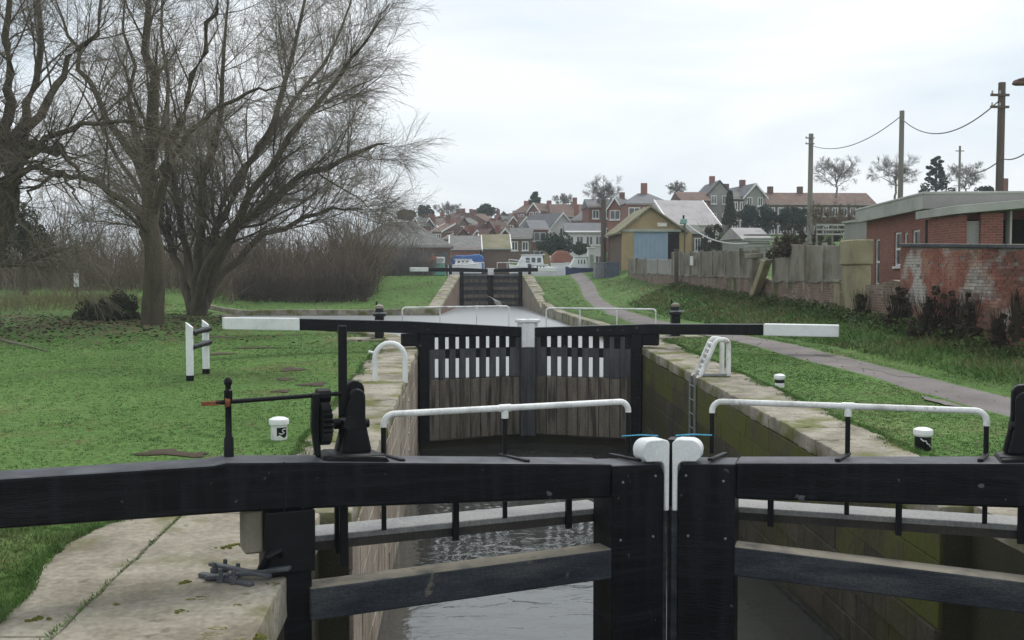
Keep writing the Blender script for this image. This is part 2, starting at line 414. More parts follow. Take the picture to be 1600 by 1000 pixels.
def land(x, y):
    x = np.asarray(x, float); y = np.asarray(y, float)
    left_pond = np.interp(y, [3.8, 8, 26, 34, 48, 62, 68, 71, 86, 128], [-.1, 0, .43, .33, .40, .1, -.16, .02, 2.08, 2.12])
    left_far = np.interp(y, [3.8, 8, 26, 45, 60, 80, 95, 130], [-.1, 0, .43, .42, .75, 1.4, 2.0, 2.12])
    wl_ = sstep(-13.5, -20, x)
    L = left_pond * (1 - wl_) + left_far * wl_
    R = np.interp(y, [3.8, 8, 26, 45, 60, 70, 88, 95, 128], [-.1, 0, .43, .36, .42, .62, 1.62, 2.05, 2.12])
    up = np.interp(y, [0, 20, 34, 60, 82, 110], [.35, .42, .72, 1.05, .5, .2])
    R = R + up * sstep(9.2, 12.2, x) + np.interp(y, [0, 40, 90, 120], [.2, .5, .6, .1]) * sstep(12.0, 14.5, x)
    R = R - np.interp(y, [30, 40, 66, 72], [0, .42, .42, .15]) * sstep(7.4, 6.0, x)
    t = sstep(0.5, 3.0, x)
    z = L * (1 - t) + R * t - .035
    hill = (np.clip(y - 128, 0, 100) * .098 - np.clip(y - 228, 0, 1500) * .02) * (.15 + .85 * sstep(-34, -8, x))
    hill_r = np.clip(y - 92, 0, 90) * .095 - np.clip(y - 182, 0, 1500) * .02
    hr = sstep(16, 34, x)
    z = z + hill * (1 - hr) + hill_r * hr
    z = z + .03 * sstep(9, 13, y) * np.sin(x * .9 + 1.3) * np.sin(y * .7) * sstep(.3, 2.5, np.minimum(np.abs(x - XL), np.abs(x - XR)))
    return z
def ground(x, y):
    x = np.asarray(x, float); y = np.asarray(y, float)
    z = land(x, y)
    for P_, lo in ((POUND, -2.2), (CHAMB, -4.0), (LOCK2, -2.2)):
        k = sstep(-.45, .15, sdf(P_, x, y)); z = z * (1 - k) + lo * k
    k = sstep(-.6, .3, sdf(BASIN, x, y)); z = z * (1 - k) + .4 * k
    return z
def G(x, y): return float(ground(np.array([x]), np.array([y]))[0])
def GL(x, y): return float(land(np.array([x]), np.array([y]))[0])

xs = np.unique(np.concatenate([np.linspace(-1600, -120, 18), np.linspace(-120, -30, 40), np.arange(-30, 20.01, .5), np.linspace(20, 130, 50), np.linspace(130, 1600, 18), [-1.9, -1.7, 5.45, 5.25]]))
ys = np.unique(np.concatenate([np.arange(-14, 130, .62), np.linspace(130, 330, 60), np.linspace(330, 3500, 20)]))
xs = xs[(xs > -900) & (xs < 900)]; ys = ys[ys < 1500]
GX, GY = np.meshgrid(xs, ys)
GZ = ground(GX, GY)
nx, ny = len(xs), len(ys)
idx = np.arange(nx * ny).reshape(ny, nx)
quads = np.stack([idx[:-1, :-1], idx[:-1, 1:], idx[1:, 1:], idx[1:, :-1]], -1).reshape(-1, 4)
tag(raw_mesh('ground', np.stack([GX, GY, GZ], -1).reshape(-1, 3), quads, 'grass_ground', smooth=True), kind='structure')

def sheet(name, pts, z, m):
    o = raw_mesh(name, [(p[0], p[1], z) for p in pts], [tuple(range(len(pts)))], m)
    return tag(o, kind='structure')
sheet('lock_water', [(-1.5, -14), (5.05, -14), (5.05, 27.4), (-1.5, 27.4)], WATER_LOW, 'water_chamber')
sheet('canal_water', [(-18, 27.2), (7, 27.2), (7, 88.4), (-18, 88.4)], WATER_POUND, 'water_pound')
sheet('basin_water', [(-24.5, 98), (13.5, 98), (13.5, 126.5), (-24.5, 126.5)], WATER_BASIN, 'water_pound')

def ribbon(name, line, width, m, lift=.022, kind='structure', sub=.6, wob=.06):
    pts = []
    for (a, b) in zip(line[:-1], line[1:]):
        a, b = np.array(a, float), np.array(b, float)
        k = max(1, int(np.linalg.norm(b - a) / sub))
        pts += [a + (b - a) * i / k for i in range(k)]
    pts.append(np.array(line[-1], float)); pts = np.array(pts)
    # smooth
    for _ in range(12): pts[1:-1] = (pts[:-2] + 2 * pts[1:-1] + pts[2:]) / 4
    T = np.gradient(pts, axis=0); T /= np.linalg.norm(T, axis=1)[:, None]
    Nn = np.stack([T[:, 1], -T[:, 0]], 1)
    rows = []
    offs = np.linspace(-1, 1, 7)
    ed = rng.normal(0, wob, (len(pts), 2))
    for j, o in enumerate(offs):
        w = width / 2 * o + (ed[:, 0] if j == 0 else ed[:, 1] if j == 6 else 0)
        p = pts + Nn * np.reshape(w, (-1, 1)) if np.ndim(w) else pts + Nn * w
        rows.append(np.column_stack([p, land(p[:, 0], p[:, 1]) + lift + (-.05 if j in (0, 6) else 0)]))
    V = np.stack(rows, 1); n, k = V.shape[:2]
    ii = np.arange(n * k).reshape(n, k)
    q = np.stack([ii[:-1, :-1], ii[:-1, 1:], ii[1:, 1:], ii[1:, :-1]], -1).reshape(-1, 4)
    o = raw_mesh(name, V.reshape(-1, 3), q, m, smooth=True)
    return tag(o, kind=kind)
ribbon('path', [(9.2, 4), (8.75, 14), (8.35, 20), (8.1, 27), (7.75, 36), (7.7, 46), (8.2, 58), (9.0, 70), (10.2, 84), (10.8, 96)], 1.35, 'asphalt')

# parts of a thing that are written in world coordinates
def put(o, parent):
    o.parent = parent
    o.matrix_parent_inverse = (Matrix.Translation(parent.location) @ parent.rotation_euler.to_matrix().to_4x4()).inverted()
    return o

# ------------------------------------------------------------------ the near lock: walls, coping, cill
def lock_side(side, label):
    s = -1 if side == 'left' else 1
    X0 = XL if s < 0 else XR
    t = thing('lock_wall', label, 'wall', (X0 + s * .4, 16, 0))
    def xx(a): return X0 + s * a                # a metres back from the chamber face
    # core of the wall
    mb = MB()
    for (ya, yb, a0) in ((-14, 9.6, .30), (9.6, 28.5, .03)):
        mb.hexa([(xx(a0), ya, -4), (xx(.75), ya, -4), (xx(.75), yb, -4), (xx(a0), yb, -4),
                 (xx(a0), ya, float(zc(ya)) - .2), (xx(.75), ya, float(zc(ya)) - .2), (xx(.75), yb, float(zc(yb)) - .2), (xx(a0), yb, float(zc(yb)) - .2)])
    put(mb.build('wall_core', 'joint_dark'), t)
    # facing blocks
    fm = 'chamber_concrete' if s < 0 else 'chamber_stone'
    zt0 = -.22
    for c in range(7):
        y = 9.62 + random.uniform(0, .5)
        ya = 9.62
        while ya < 25.2:
            yb = min(25.3, ya + random.uniform(.75, 1.35))
            if 25.3 - yb < .35: yb = 25.3
            pr = random.uniform(0.0, .012) + (.03 if (c in (3, 5) and s > 0) else 0)
            def z(yv, k): return float(zc(yv)) + zt0 - (.31 + .012) * k
            g = .004
            m = MB().hexa([(xx(-pr), ya + g, z(ya, c + 1) + .006), (xx(.10), ya + g, z(ya, c + 1) + .006), (xx(.10), yb - g, z(yb, c + 1) + .006), (xx(-pr), yb - g, z(yb, c + 1) + .006),
                           (xx(-pr), ya + g, z(ya, c)), (xx(.10), ya + g, z(ya, c)), (xx(.10), yb - g, z(yb, c)), (xx(-pr), yb - g, z(yb, c))])
            put(m.build('stone_block', 'chamber_moss' if (s > 0 and c < 2 + (ya < 17 and random.random() < .6)) else fm, bevel=.007), t)
            ya = yb
    # quoin by the upper gate
    mb = MB().hexa([(xx(0), 25.33, -4), (xx(.2), 25.33, -4), (xx(.2), 28.5, -4), (xx(0), 28.5, -4),
                    (xx(0), 25.33, .2), (xx(.2), 25.33, .2), (xx(.2), 28.5, .24), (xx(0), 28.5, .24)])
    put(mb.build('quoin', fm, bevel=.02), t)
    # coping stones
    y = 9.62
    while y < 28.4:
        yb = min(28.5, y + random.uniform(.85, 1.5))
        if 28.5 - yb < .4: yb = 28.5
        w = .93 + random.uniform(-.06, .10)
        dz = random.uniform(-.008, .012)
        e = random.uniform(-.01, .02)
        g = .012
        za, zb = float(zc(y)) + dz, float(zc(yb)) + dz
        # top with an uneven back edge
        m = MB().hexa([(xx(-e), y + g, za - .21), (xx(w), y + g, za - .21), (xx(w), yb - g, zb - .21), (xx(-e), yb - g, zb - .21),
                       (xx(-e), y + g, za), (xx(w + random.uniform(-.08, .08)), y + g, za), (xx(w + random.uniform(-.08, .08)), yb - g, zb), (xx(-e), yb - g, zb)])
        put(weather(m.build('coping_stone', 'coping_stone', bevel=.03, seg=2), 4, .016), t)
        y = yb
    return t
lw = lock_side('left', 'low concrete coped lock wall on the left side of the chamber')
rw = lock_side('right', 'moss covered stone lock wall on the right side of the chamber')

# the broad concrete slabs beside the near gate
def slab(x0, x1, y0, y1, m, parent, th=.3, bev=.02):
    g = .012
    p = MB().hexa([(x0 + g, y0 + g, float(zc(y0)) - th), (x1 - g, y0 + g, float(zc(y0)) - th), (x1 - g, y1 - g, float(zc(y1)) - th), (x0 + g, y1 - g, float(zc(y1)) - th),
                   (x0 + g, y0 + g, float(zc(y0)) + .012), (x1 - g, y0 + g, float(zc(y0)) + .012), (x1 - g, y1 - g, float(zc(y1)) + .012), (x0 + g, y1 - g, float(zc(y1)) + .012)])
    return put(weather(p.build('paving_slab', m, bevel=bev, seg=2), 5, .010, 3.0), parent)
ap = thing('gate_apron', 'cracked pale concrete paving beside the near left gate', 'paving', (-2.3, 7, 0))
for (a, b, c, d) in ((-2.5, -1.24, 2.5, 9.62), (-3.45, -2.5, 3.2, 6.6), (-3.4, -2.5, 6.6, 10.4), (-2.5, -1.92, 9.62, 11.6)):
    slab(a, b, c, d, 'concrete', ap)
# grown-in joint between the slabs
def tuft_line(name, pts, m, parent=None, n=160, h=.05, spread=.03):
    V, Q = [], []
    for i in range(n):
        k = random.randrange(len(pts) - 1); t = random.random()
        x = pts[k][0] + (pts[k + 1][0] - pts[k][0]) * t + random.gauss(0, spread); y = pts[k][1] + (pts[k + 1][1] - pts[k][1]) * t + random.gauss(0, spread)
        z = pts[k][2] + (pts[k + 1][2] - pts[k][2]) * t
        a = random.uniform(0, 6.28); w = .006; hh = h * random.uniform(.4, 1.3); l = random.uniform(-.03, .03)
        o = len(V)
        V += [(x - w * math.cos(a), y - w * math.sin(a), z), (x + w * math.cos(a), y + w * math.sin(a), z), (x + l, y + random.uniform(-.03, .03), z + hh)]
        Q.append((o, o + 1, o + 2))
    o = raw_mesh(name, V, Q, m)
    return tag(o, kind='stuff')
tuft_line('joint_grass', [(-2.5, 5.5, 0), (-2.5, 7.4, .0), (-2.5, 10.0, .04)], 'grass_blade', n=420, h=.026, spread=.015)
apr = thing('gate_apron', 'concrete paving beside the near right gate', 'paving', (5.6, 7, 0))
for (a, b, c, d) in ((4.82, 5.9, 2.5, 7.0), (4.82, 5.9, 7.0, 9.62), (5.45, 6.0, 9.62, 11.0)):
    slab(a, b, c, d, 'concrete', apr)

# moss cushions on the slab
def moss_patch(x, y, r, label_none=None):
    n = 22; vs = [(x, y, float(zc(y)) + .012 + .022 * min(1, r * 6))]; ph = random.uniform(0, 6)
    ring1, ring2 = [], []
    for j in range(n):
        a = 2 * math.pi * j / n
        rr = r * (1 + .28 * math.sin(2 * a + ph) + .18 * math.sin(5 * a + ph * 2) + random.uniform(-.1, .1))
        ring1.append((x + .65 * rr * math.cos(a) * 1.5, y + .65 * rr * math.sin(a), float(zc(y)) + .026))
        ring2.append((x + rr * math.cos(a) * 1.5, y + rr * math.sin(a), float(zc(y)) + .008))
    vs += ring1 + ring2
    fs = [(0, 1 + j, 1 + (j + 1) % n) for j in range(n)]
    fs += [(1 + j, 1 + n + j, 1 + n + (j + 1) % n, 1 + (j + 1) % n) for j in range(n)]
    return vs, fs
mb = MB()
for (px, py, r) in ((340, 990, .12), (385, 992, .07), (375, 945, .04), (375, 930, .05), (320, 935, .06), (280, 955, .035), (350, 905, .07), (295, 912, .05), (365, 858, .07), (350, 862, .04), (185, 945, .03), (60, 965, .05), (430, 915, .04)):
    p = atZ(px, py, 0.0)
    for _ in range(9):
        a_, q_ = random.uniform(0, 6.283), random.uniform(.1, 1.0)
        mb.add(*moss_patch(p[0] + math.cos(a_) * r * 1.6 * q_, p[1] + math.sin(a_) * r * 1.1 * q_, r * random.uniform(.14, .42)))
tag(mb.build('moss', 'moss', smooth=True, recalc=False), kind='stuff')

# cill and breast wall under the upper gates
ct = thing('lock_cill', 'dark masonry cill under the upper lock gates', 'wall', (1.78, 27, -3))
put(MB().prism([(XL + .02, 25.95), (1.78, 27.0), (XR - .02, 25.95), (XR - .02, 28.2), (XL + .02, 28.2)], -4, -1.9, 'z').build('breast_wall', 'joint_dark', bevel=.02), ct)

# ------------------------------------------------------------------ lock gates
def arc(cx, cy, r, a0, a1, n=6):
    return [(cx + r * math.cos(math.radians(a0 + (a1 - a0) * i / n)), cy + r * math.sin(math.radians(a0 + (a1 - a0) * i / n))) for i in range(n + 1)]

def handrail(root, T, posts, zr, v, base_z, r, tail_drop, white_end=True, m_low='black_iron'):
    """white tube along u with rounded ends, on dark posts"""
    u0, u1 = posts[0][0], posts[-1][0]
    rb = .085
    pts = [(u0, v, zr - tail_drop[0])]
    pts += [(u0 + rb - rb * math.cos(math.radians(a)), v, zr - rb + rb * math.sin(math.radians(a))) for a in range(0, 91, 15)]
    pts += [(u1 - rb + rb * math.sin(math.radians(a)), v, zr - rb + rb * math.cos(math.radians(a))) for a in range(0, 91, 15)]
    pts += [(u1, v, zr - tail_drop[1])]
    hr = MB().tube([T(*p) for p in pts], r, 12).build('handrail', 'white_paint_worn', root, smooth=True)
    for i, (u, zb) in enumerate(posts):
        end = i in (0, len(posts) - 1)
        z1 = zr - (tail_drop[0] - .005 if i == 0 else tail_drop[1] - .005 if end else .05)
        MB().tube([T(u, v, zb), T(u, v, z1)], r * .8, 10).build('handrail_post', m_low, root, smooth=True)
        if not end:
            c = MB().tube([T(u, v, zr - .085), T(u, v, zr - .02)], r * 1.15, 12).tube([T(u - .05, v, zr), T(u + .05, v, zr)], r * 1.22, 12)
            c.build('tee_socket', 'white_paint_worn', hr, smooth=True)
    return hr

def near_gate(heel, mitre, s, label, B):
    du = (mitre[0] - heel[0], mitre[1] - heel[1]); L = math.hypot(*du)
    root = thing('lock_gate', label, 'lock gate', (heel[0], heel[1], 0), math.atan2(du[1], du[0]), 'near lower lock gate leaves')
    def T(u, v, w): return (u, s * v, w)          # v is positive upstream (away from the camera)
    # balance beam: heavy tail, tapering along the leaf to the mitre post
    top, bot = B['top'], B['bot']
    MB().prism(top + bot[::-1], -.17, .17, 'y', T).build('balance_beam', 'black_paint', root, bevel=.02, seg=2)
    MB().box(*sorted((-.128, -.112)), *sorted((T(0, -.1755, 0)[1], T(0, .1755, 0)[1])), .50, .862 if s > 0 else .80).build('beam_strap', 'black_iron', root, bevel=.004)
    # heel post
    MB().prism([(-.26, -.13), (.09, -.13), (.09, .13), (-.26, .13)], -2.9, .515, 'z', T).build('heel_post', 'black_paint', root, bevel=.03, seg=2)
    MB().prism([(-.40, -.12), (-.263, -.12), (-.263, .10), (-.40, .10)], .20, .52, 'z', T).build('heel_block', 'fence_concrete', root, bevel=.015)
    MB().prism([(-.262, -.185), (.10, -.185), (.10, -.133), (-.262, -.133)], .05, .50, 'z', T).build('heel_plate', 'black_iron', root, bevel=.006)
    # mitre post with rounded shoulder, its white painted meeting edge and cap
    e = L - .118
    pf = [(2.565, -2.9), (e, -2.9), (e, .50)] + [(e - .07 + .07 * math.cos(math.radians(a)), .50 + .13 * math.sin(math.radians(a))) for a in range(15, 91, 15)] + [(2.565, .645)]
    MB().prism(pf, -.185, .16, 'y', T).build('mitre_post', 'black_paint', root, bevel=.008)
    # white painted meeting edge and cap, one flowing T-shaped half
    c0, c1 = 2.845, L - .071
    fil = [(e - .055 + .058 * math.cos(math.radians(a)), .585 + .062 * math.sin(math.radians(a))) for a in range(0, 91, 18)]
    cp = [(c1, .225), (c1, .80), (c1 - .02, .822), (c1 - .06, .832)] + \
         [(c0 + .09 - .09 * math.sin(math.radians(a)), .742 + .09 * math.cos(math.radians(a))) for a in range(0, 91, 15)] + [(c0 + .005, .69), (c0 + .04, .651)] + fil[::-1] + [(e + .003, .225)]
    MB().prism(cp, -.190, -.02, 'y', T).build('white_cap', 'white_paint', root, bevel=.007, smooth=True)
    MB().prism([(e + .003, -.017), (L - .012, -.017), (L - .004, .0), (L - .004, .15), (e + .003, .15)], .225, .80, 'z', T).build('mitre_seal', 'black_iron', root)
    MB().prism([(e + .003, -.14), (L - .062, -.14), (L - .004, .0), (L - .004, .14), (e + .003, .14)], -2.9, .222, 'z', T).build('mitre_timber', 'black_timber_worn', root)
    # blue cord round the cap
    MB().tube([T(c0 - .06, .06, .842), T(c0 + .1, .02, .848), T(c1, .0, .835), T(c1 - .02, .02, .83)], .006, 6).build('cord', 'blue_rope', root)
    # middle rail
    MB().prism([(.06, B['rail'][0]), (2.6, B['rail'][1]), (2.6, B['rail'][1] - .25), (.06, B['rail'][0] - .245)], -.17, .06, 'y', T).build('middle_rail', 'black_timber_worn', root, bevel=.015, seg=2)
    # walkway on the upstream side with its dark bearer
    MB().prism([(.12, .22), (2.72, .22), (2.72, .56), (.12, .56)], .155, .205, 'z', T).build('walkway', 'grey_walkway', root, bevel=.006)
    MB().prism([(.12, .24), (2.72, .24), (2.72, .30), (.12, .30)], .085, .152, 'z', T).build('walkway_bearer', 'walkway_edge', root)
    for u in B['hang']:
        MB().prism([(u - .025, .18), (u + .025, .18), (u + .025, .212), (u - .025, .212)], .06, .50, 'z', T).build('walkway_hanger', 'black_iron', root)
    # sheeting planks below water side
    n = 11; w = 2.5 / n
    for i in range(n):
        u = .1 + i * w
        MB().prism([(u + .003, .062), (u + w - .003, .062), (u + w - .003, .125), (u + .003, .125)], -2.9, -1.25 - random.uniform(0, .03), 'z', T).build('plank', 'gate_plank', root)
    # handrail
    handrail(root, T, B['rail_posts'], 1.115, .215, 0, .026, B['drop'])
    for (u, z) in B['feet']:
        MB().prism([(u - .022, z - .01), (u + .022, z - .01), (u + .022, z + .014), (u - .022, z + .014)], -.12, .24, 'y', lambda a, b, c: T(a - .25 * (b - .2), b, c)).build('rail_foot', 'black_iron', root, bevel=.006)
    # bolt heads
    for (u, z, v) in ((2.66, .50, -.185), (2.97, .53, -.185), (2.64, .02, -.185), (2.95, .02, -.185), (-.2, .70, -.17)):
        o = MB().lathe([(.011, 0), (.011, .006), (.007, .009)], 6).build('bolt', 'black_iron' if u < 0 else 'steel_grey', root)
        o.rotation_euler = (math.pi / 2 * (1 if s > 0 else -1), 0, 0); o.location = T(u, v, z)
    return root, T, L

def paddle_gear(root, T, u0, zb, full=True):
    """cast-iron rack and pinion winding gear standing on the balance beam"""
    # pedestal: swept cheek plate with domed head
    prof = [(-.115, 0), (.17, 0), (.135, .16), (.115, .30), (.115, .47)] + [(.04 + .075 * math.cos(math.radians(a)), .47 + .075 * math.sin(math.radians(a))) for a in range(20, 171, 25)] + [(-.02, .46), (-.055, .40), (-.075, .30), (-.07, .18)]
    ped = MB().prism([(u0 + .06 + a, zb + .03 + b) for a, b in prof], .12, .20, 'y', T).build('paddle_gear', 'black_iron', root, bevel=.012, seg=2)
    def sub(m, name, mt, **k): return m.build(name, mt, ped, **k)
    sub(MB().prism([(u0 + .06 + a * .85, zb + .03 + b * .9) for a, b in prof], .03, .08, 'y', T), 'cheek_plate', 'black_iron', bevel=.01)
    # rounded sole plate
    sub(MB().prism([(u0 - .22, zb - .02), (u0 + .30, zb - .03), (u0 + .27, zb + .015), (u0 + .12, zb + .035), (u0 - .12, zb + .045), (u0 - .21, zb + .02)], -.15, .23, 'y', T), 'sole_plate', 'black_iron', bevel=.012, seg=2)
    sub(MB().tube([T(u0 - .2, -.1, zb + .03), T(u0 - .05, -.13, zb + .035), T(u0 + .15, -.12, zb + .025), T(u0 + .27, -.06, zb + .01)], .016, 8), 'sole_rib', 'black_iron', smooth=True)
    # hub boss across the cheek
    sub(MB().tube([T(u0 - .0, .10, zb + .26), T(u0 + .02, -.03, zb + .27)], .05, 12).tube([T(u0 - .08, .07, zb + .25), T(u0 + .19, .07, zb + .25)], .035, 12), 'hub', 'black_iron', smooth=True)
    # rack bar with teeth
    rk = sub(MB().prism([(u0 - .035, .085), (u0 + .03, .085), (u0 + .03, .118), (u0 - .035, .118)], zb - .85, zb + 1.0, 'z', T), 'rack_bar', 'black_iron', bevel=.006)
    # big pinion wheel, teeth as separate lugs on the rim; it turns about the long axis of the leaf
    R_ = .165; cu, cv, cz = u0 - .16, .05, zb + .27
    g = MB()
    n = 48; prof2 = []
    for j in range(n):
        a = 2 * math.pi * j / n
        rr = R_ if (j % 2 == 0) else R_ - .022
        prof2.append((cv + rr * math.cos(a), cz + rr * math.sin(a)))
    g.prism(prof2, cu - .035, cu + .035, 'x', lambda x, y, z: T(x, y, z))
    sub(g, 'gear_wheel', 'black_iron')
    sub(MB().tube([T(cu - .06, cv, cz), T(cu + .12, cv, cz)], .03, 12), 'gear_axle', 'black_iron', smooth=True)
    # frame cheek in front of the wheel
    sub(MB().prism([(cu - .07, zb + .02), (cu - .03, zb + .02), (cu - .04, zb + .25), (cu - .03, zb + .5), (cu - .09, zb + .5), (cu - .1, zb + .25)], .02, .09, 'y', T), 'bearing_frame', 'black_iron', bevel=.01)
    # pinion on the spindle, and the spindle itself
    cz2 = zb + .475
    if full:
        sub(MB().tube([T(cu - .05, .08, cz2), T(cu + .05, .08, cz2)], .055, 12), 'pinion', 'black_iron')
        sub(MB().tube([T(-.56, .10, zb + .455), T(u0 - .02, .08, cz2 + .01)], .017, 10), 'spindle', 'black_iron', smooth=True)
        sub(MB().prism([(-.66, zb + .437), (-.525, zb + .437), (-.525, zb + .467), (-.66, zb + .467)], .085, .115, 'y', T), 'spindle_square', 'rust')
        sub(MB().tube([T(-.495, .1, zb + .456), T(-.46, .1, zb + .457)], .04, 12), 'spindle_collar', 'rust')
        # bearing post with ball top
        z0 = .87
        po = sub(MB().lathe([(.036, 0), (.036, .14), (.024, .17), (.022, .42), (.030, .43), (.030, .50), (.020, .51), (.020, .535), (.030, .55), (.030, .575), (.015, .595)], 12, T(-.47, .10, z0)), 'bearing_post', 'black_iron', smooth=True)
    return ped

left_gate, TL, LL = near_gate((-1.2, 7.85), (1.78, 8.95), 1, 'near left lock gate, black beam with tall winding rack and gear wheel', dict(
    top=[(-3.9, .895), (-.61, .874), (-.52, .888), (.14, .846), (2.565, .658)], bot=[(-3.9, .585), (-.4, .522), (.14, .50), (2.565, .375)],
    rail=(-.085, -.05), hang=(.36, 1.33, 2.35), rail_posts=[(.735, .2), (1.772, .2), (2.935, .66)], drop=(.10, .095),
    feet=[(.71, .80), (1.75, .722), (2.78, .655)]))
paddle_gear(left_gate, TL, .385, .828)
right_gate, TR, LR = near_gate((4.76, 7.85), (1.80, 8.95), -1, 'near right lock gate, black beam with a long white handrail reaching the lawn', dict(
    top=[(-3.9, .84), (-.55, .815), (.39, .770), (2.565, .655)], bot=[(-3.9, .50), (.385, .42), (2.565, .352)],
    rail=(-.165, -.045), hang=(.35, 1.27, 2.3), rail_posts=[(.615, .2), (1.68, .2), (2.805, .66)], drop=(.12, .10),
    feet=[(.615, .765), (1.68, .71), (2.70, .66)]))
paddle_gear(right_gate, TR, .27, .772, full=False)

# iron anchor straps and bolts lying on the left slab
an = thing('gate_anchor', 'bolted iron anchor bars lying on the slab beside the left heel post', 'ironwork', (-1.9, 7.2, 0))
zA = .014
def bar(name, p, q, w, h, m='iron_worn', lift=0.0):
    p, q = Vector(p), Vector(q); d = (q - p).normalized(); n = Vector((-d.y, d.x, 0)).normalized() * w / 2
    u = Vector((0, 0, h))
    return put(MB().hexa([p - n, q - n, q + n, p + n, p - n + u, q - n + u, q + n + u, p + n + u]).build(name, m, bevel=.006), an)
pa = atZ(322, 906, zA); pb = atZ(455, 885, .10); pc = atZ(330, 893, zA); pd = atZ(395, 915, zA)
bar('anchor_strap', (pa[0], pa[1], zA), (-1.2, 7.55, .10), .06, .03)
bar('anchor_strap', (pc[0], pc[1] - .02, zA + .05), (pd[0] + .12, pd[1], zA + .05), .05, .028)
bar('anchor_strap', (pc[0] - .05, pc[1] - .12, zA), (pd[0], pd[1] - .02, zA), .055, .03)
for (px, py) in ((335, 898), (345, 909), (372, 900), (352, 893), (365, 912)):
    p = atZ(px, py, zA); b_ = MB().lathe([(.03, 0), (.03, .05), (.016, .052), (.016, .09), (.01, .095)], 8, (p[0], p[1], zA))
    put(b_.build('bolt', 'iron_worn'), an)
put(MB().tube([(-1.42, 7.62, .08), (-1.36, 7.55, .2), (-1.30, 7.62, .22), (-1.26, 7.72, .1)], .035, 8).build('collar', 'black_iron', smooth=True), an)

# upper gates of the near lock
def upper_gate(heel, mitre, s, label, B):
    du = (mitre[0] - heel[0], mitre[1] - heel[1]); L = math.hypot(*du)
    root = thing('lock_gate', label, 'lock gate', (heel[0], heel[1], 0), math.atan2(du[1], du[0]), 'upper lock gate leaves')
    def T(u, v, w): return (u, s * v, w)
    # beam (tail painted white at the end)
    t, b = B['top'], B['bot']
    k = -2.96
    zt = np.interp(k, [p[0] for p in t], [p[1] for p in t]); zb = np.interp(k, [p[0] for p in b], [p[1] for p in b])
    tt = [(k, float(zt))] + [p for p in t if p[0] > k]; bb = [(k, float(zb))] + [p for p in b if p[0] > k]
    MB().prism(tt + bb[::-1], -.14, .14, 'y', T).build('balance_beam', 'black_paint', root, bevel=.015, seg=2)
    t2 = [p for p in t if p[0] < k]; b2 = [p for p in b if p[0] < k]
    MB().prism([(t2[0][0], t2[0][1] + .012), (k - .003, float(zt) + .012), (k - .003, float(zb) - .012), (b2[0][0], b2[0][1] - .012)], -.152, .152, 'y', T).build('white_beam_end', 'white_paint', root, bevel=.02, seg=2)
    # heel post, mitre post
    MB().prism([(-.05, -.12), (.22, -.12), (.22, .13), (-.05, .13)], -1.9, .80, 'z', T).build('heel_post', 'black_paint', root, bevel=.02)
    MB().prism([(-.45, -.1), (-.06, -.1), (-.06, .1), (-.45, .1)], .47, .78, 'z', T).build('heel_block', 'black_paint', root, bevel=.02)
    MB().prism([(L - .24, -.13), (L - .012, -.13), (L - .012, .13), (L - .24, .13)], -1.9, .62, 'z', T).build('mitre_post', 'gate_plank_grey', root, bevel=.015)
    MB().prism([(L - .225, -.165), (L - .008, -.165), (L - .008, .15), (L - .225, .15)], .36, .98, 'z', T).build('white_cap', 'white_paint', root, bevel=.02, seg=2)
    MB().prism([(L - .285, -.19), (L - .006, -.19), (L - .006, .17), (L - .285, .17)], .985, 1.075, 'z', T).build('cap_head', 'white_paint', root, bevel=.025, seg=2)
    # rails behind the planks
    for (z0, z1) in ((.14, .37), (-.62, -.36), (-1.3, -1.05), (-1.85, -1.7)):
        MB().prism([(.2, .03), (L - .22, .03), (L - .22, .12), (.2, .12)], z0, z1, 'z', T).build('rail', 'gate_plank_grey', root)
    MB().prism([(.2, .03), (L - .22, .03), (L - .22, .12), (.2, .12)], .66, .80, 'z', T).build('rail', 'black_paint', root)
    # upright boards with open slots, close boarded below
    pitch = (L - .24 - .22) / 9.0
    for i in range(9):
        u0 = .22 + i * pitch
        MB().prism([(u0 + .003, -.055), (u0 + pitch - .112, -.055), (u0 + pitch - .112, .027), (u0 + .003, .027)], .372, .79 - .012 * i, 'z', T).build('board', 'black_paint', root, bevel=.004)
        MB().prism([(u0 + .003, -.053), (u0 + pitch - .112, -.053), (u0 + pitch - .112, .027), (u0 + .003, .027)], -.36, .37, 'z', T).build('board', 'gate_plank_grey', root, bevel=.004)
        # fill between the boards where the slot is closed
        closed = i in B['closed']
        if closed:
            MB().prism([(u0 + pitch - .11, -.05), (u0 + pitch + .001, -.05), (u0 + pitch + .001, .027), (u0 + pitch - .11, .027)], -.36, .66, 'z', T).build('board', 'gate_plank_grey', root)
        else:
            MB().prism([(u0 + pitch - .11, -.045), (u0 + pitch + .001, -.045), (u0 + pitch + .001, .027), (u0 + pitch - .11, .027)], .14, .372, 'z', T).build('board', 'black_paint' if i % 3 else 'gate_plank_grey', root)
        g = random.uniform(.004, .010)
        MB().prism([(u0 + g, -.06 + random.uniform(-.01, .01)), (u0 + pitch - g, -.06 + random.uniform(-.01, .01)), (u0 + pitch - g, .027), (u0 + g, .027)], -1.84, -.363 - random.uniform(0, .02), 'z', T).build('plank', 'gate_plank', root, bevel=.006)
    # horizontal dark band board
    handrail(root, T, [(a, .8) for a in B['posts']], B['zr'], .22, 0, .021, (.06, .06), m_low='white_paint_worn')
    return root
upper_gate((-.93, 25.72), (1.775, 26.8), 1, 'upper left lock gate with white beam end near the willow', dict(
    top=[(-4.66, 1.235), (-2.96, 1.19), (-.27, 1.08), (2.68, .88)], bot=[(-4.66, .99), (-2.96, .925), (-.27, .79), (2.68, .63)],
    closed=(8,), posts=(-.36, .62, 1.6, 2.49), zr=1.40))
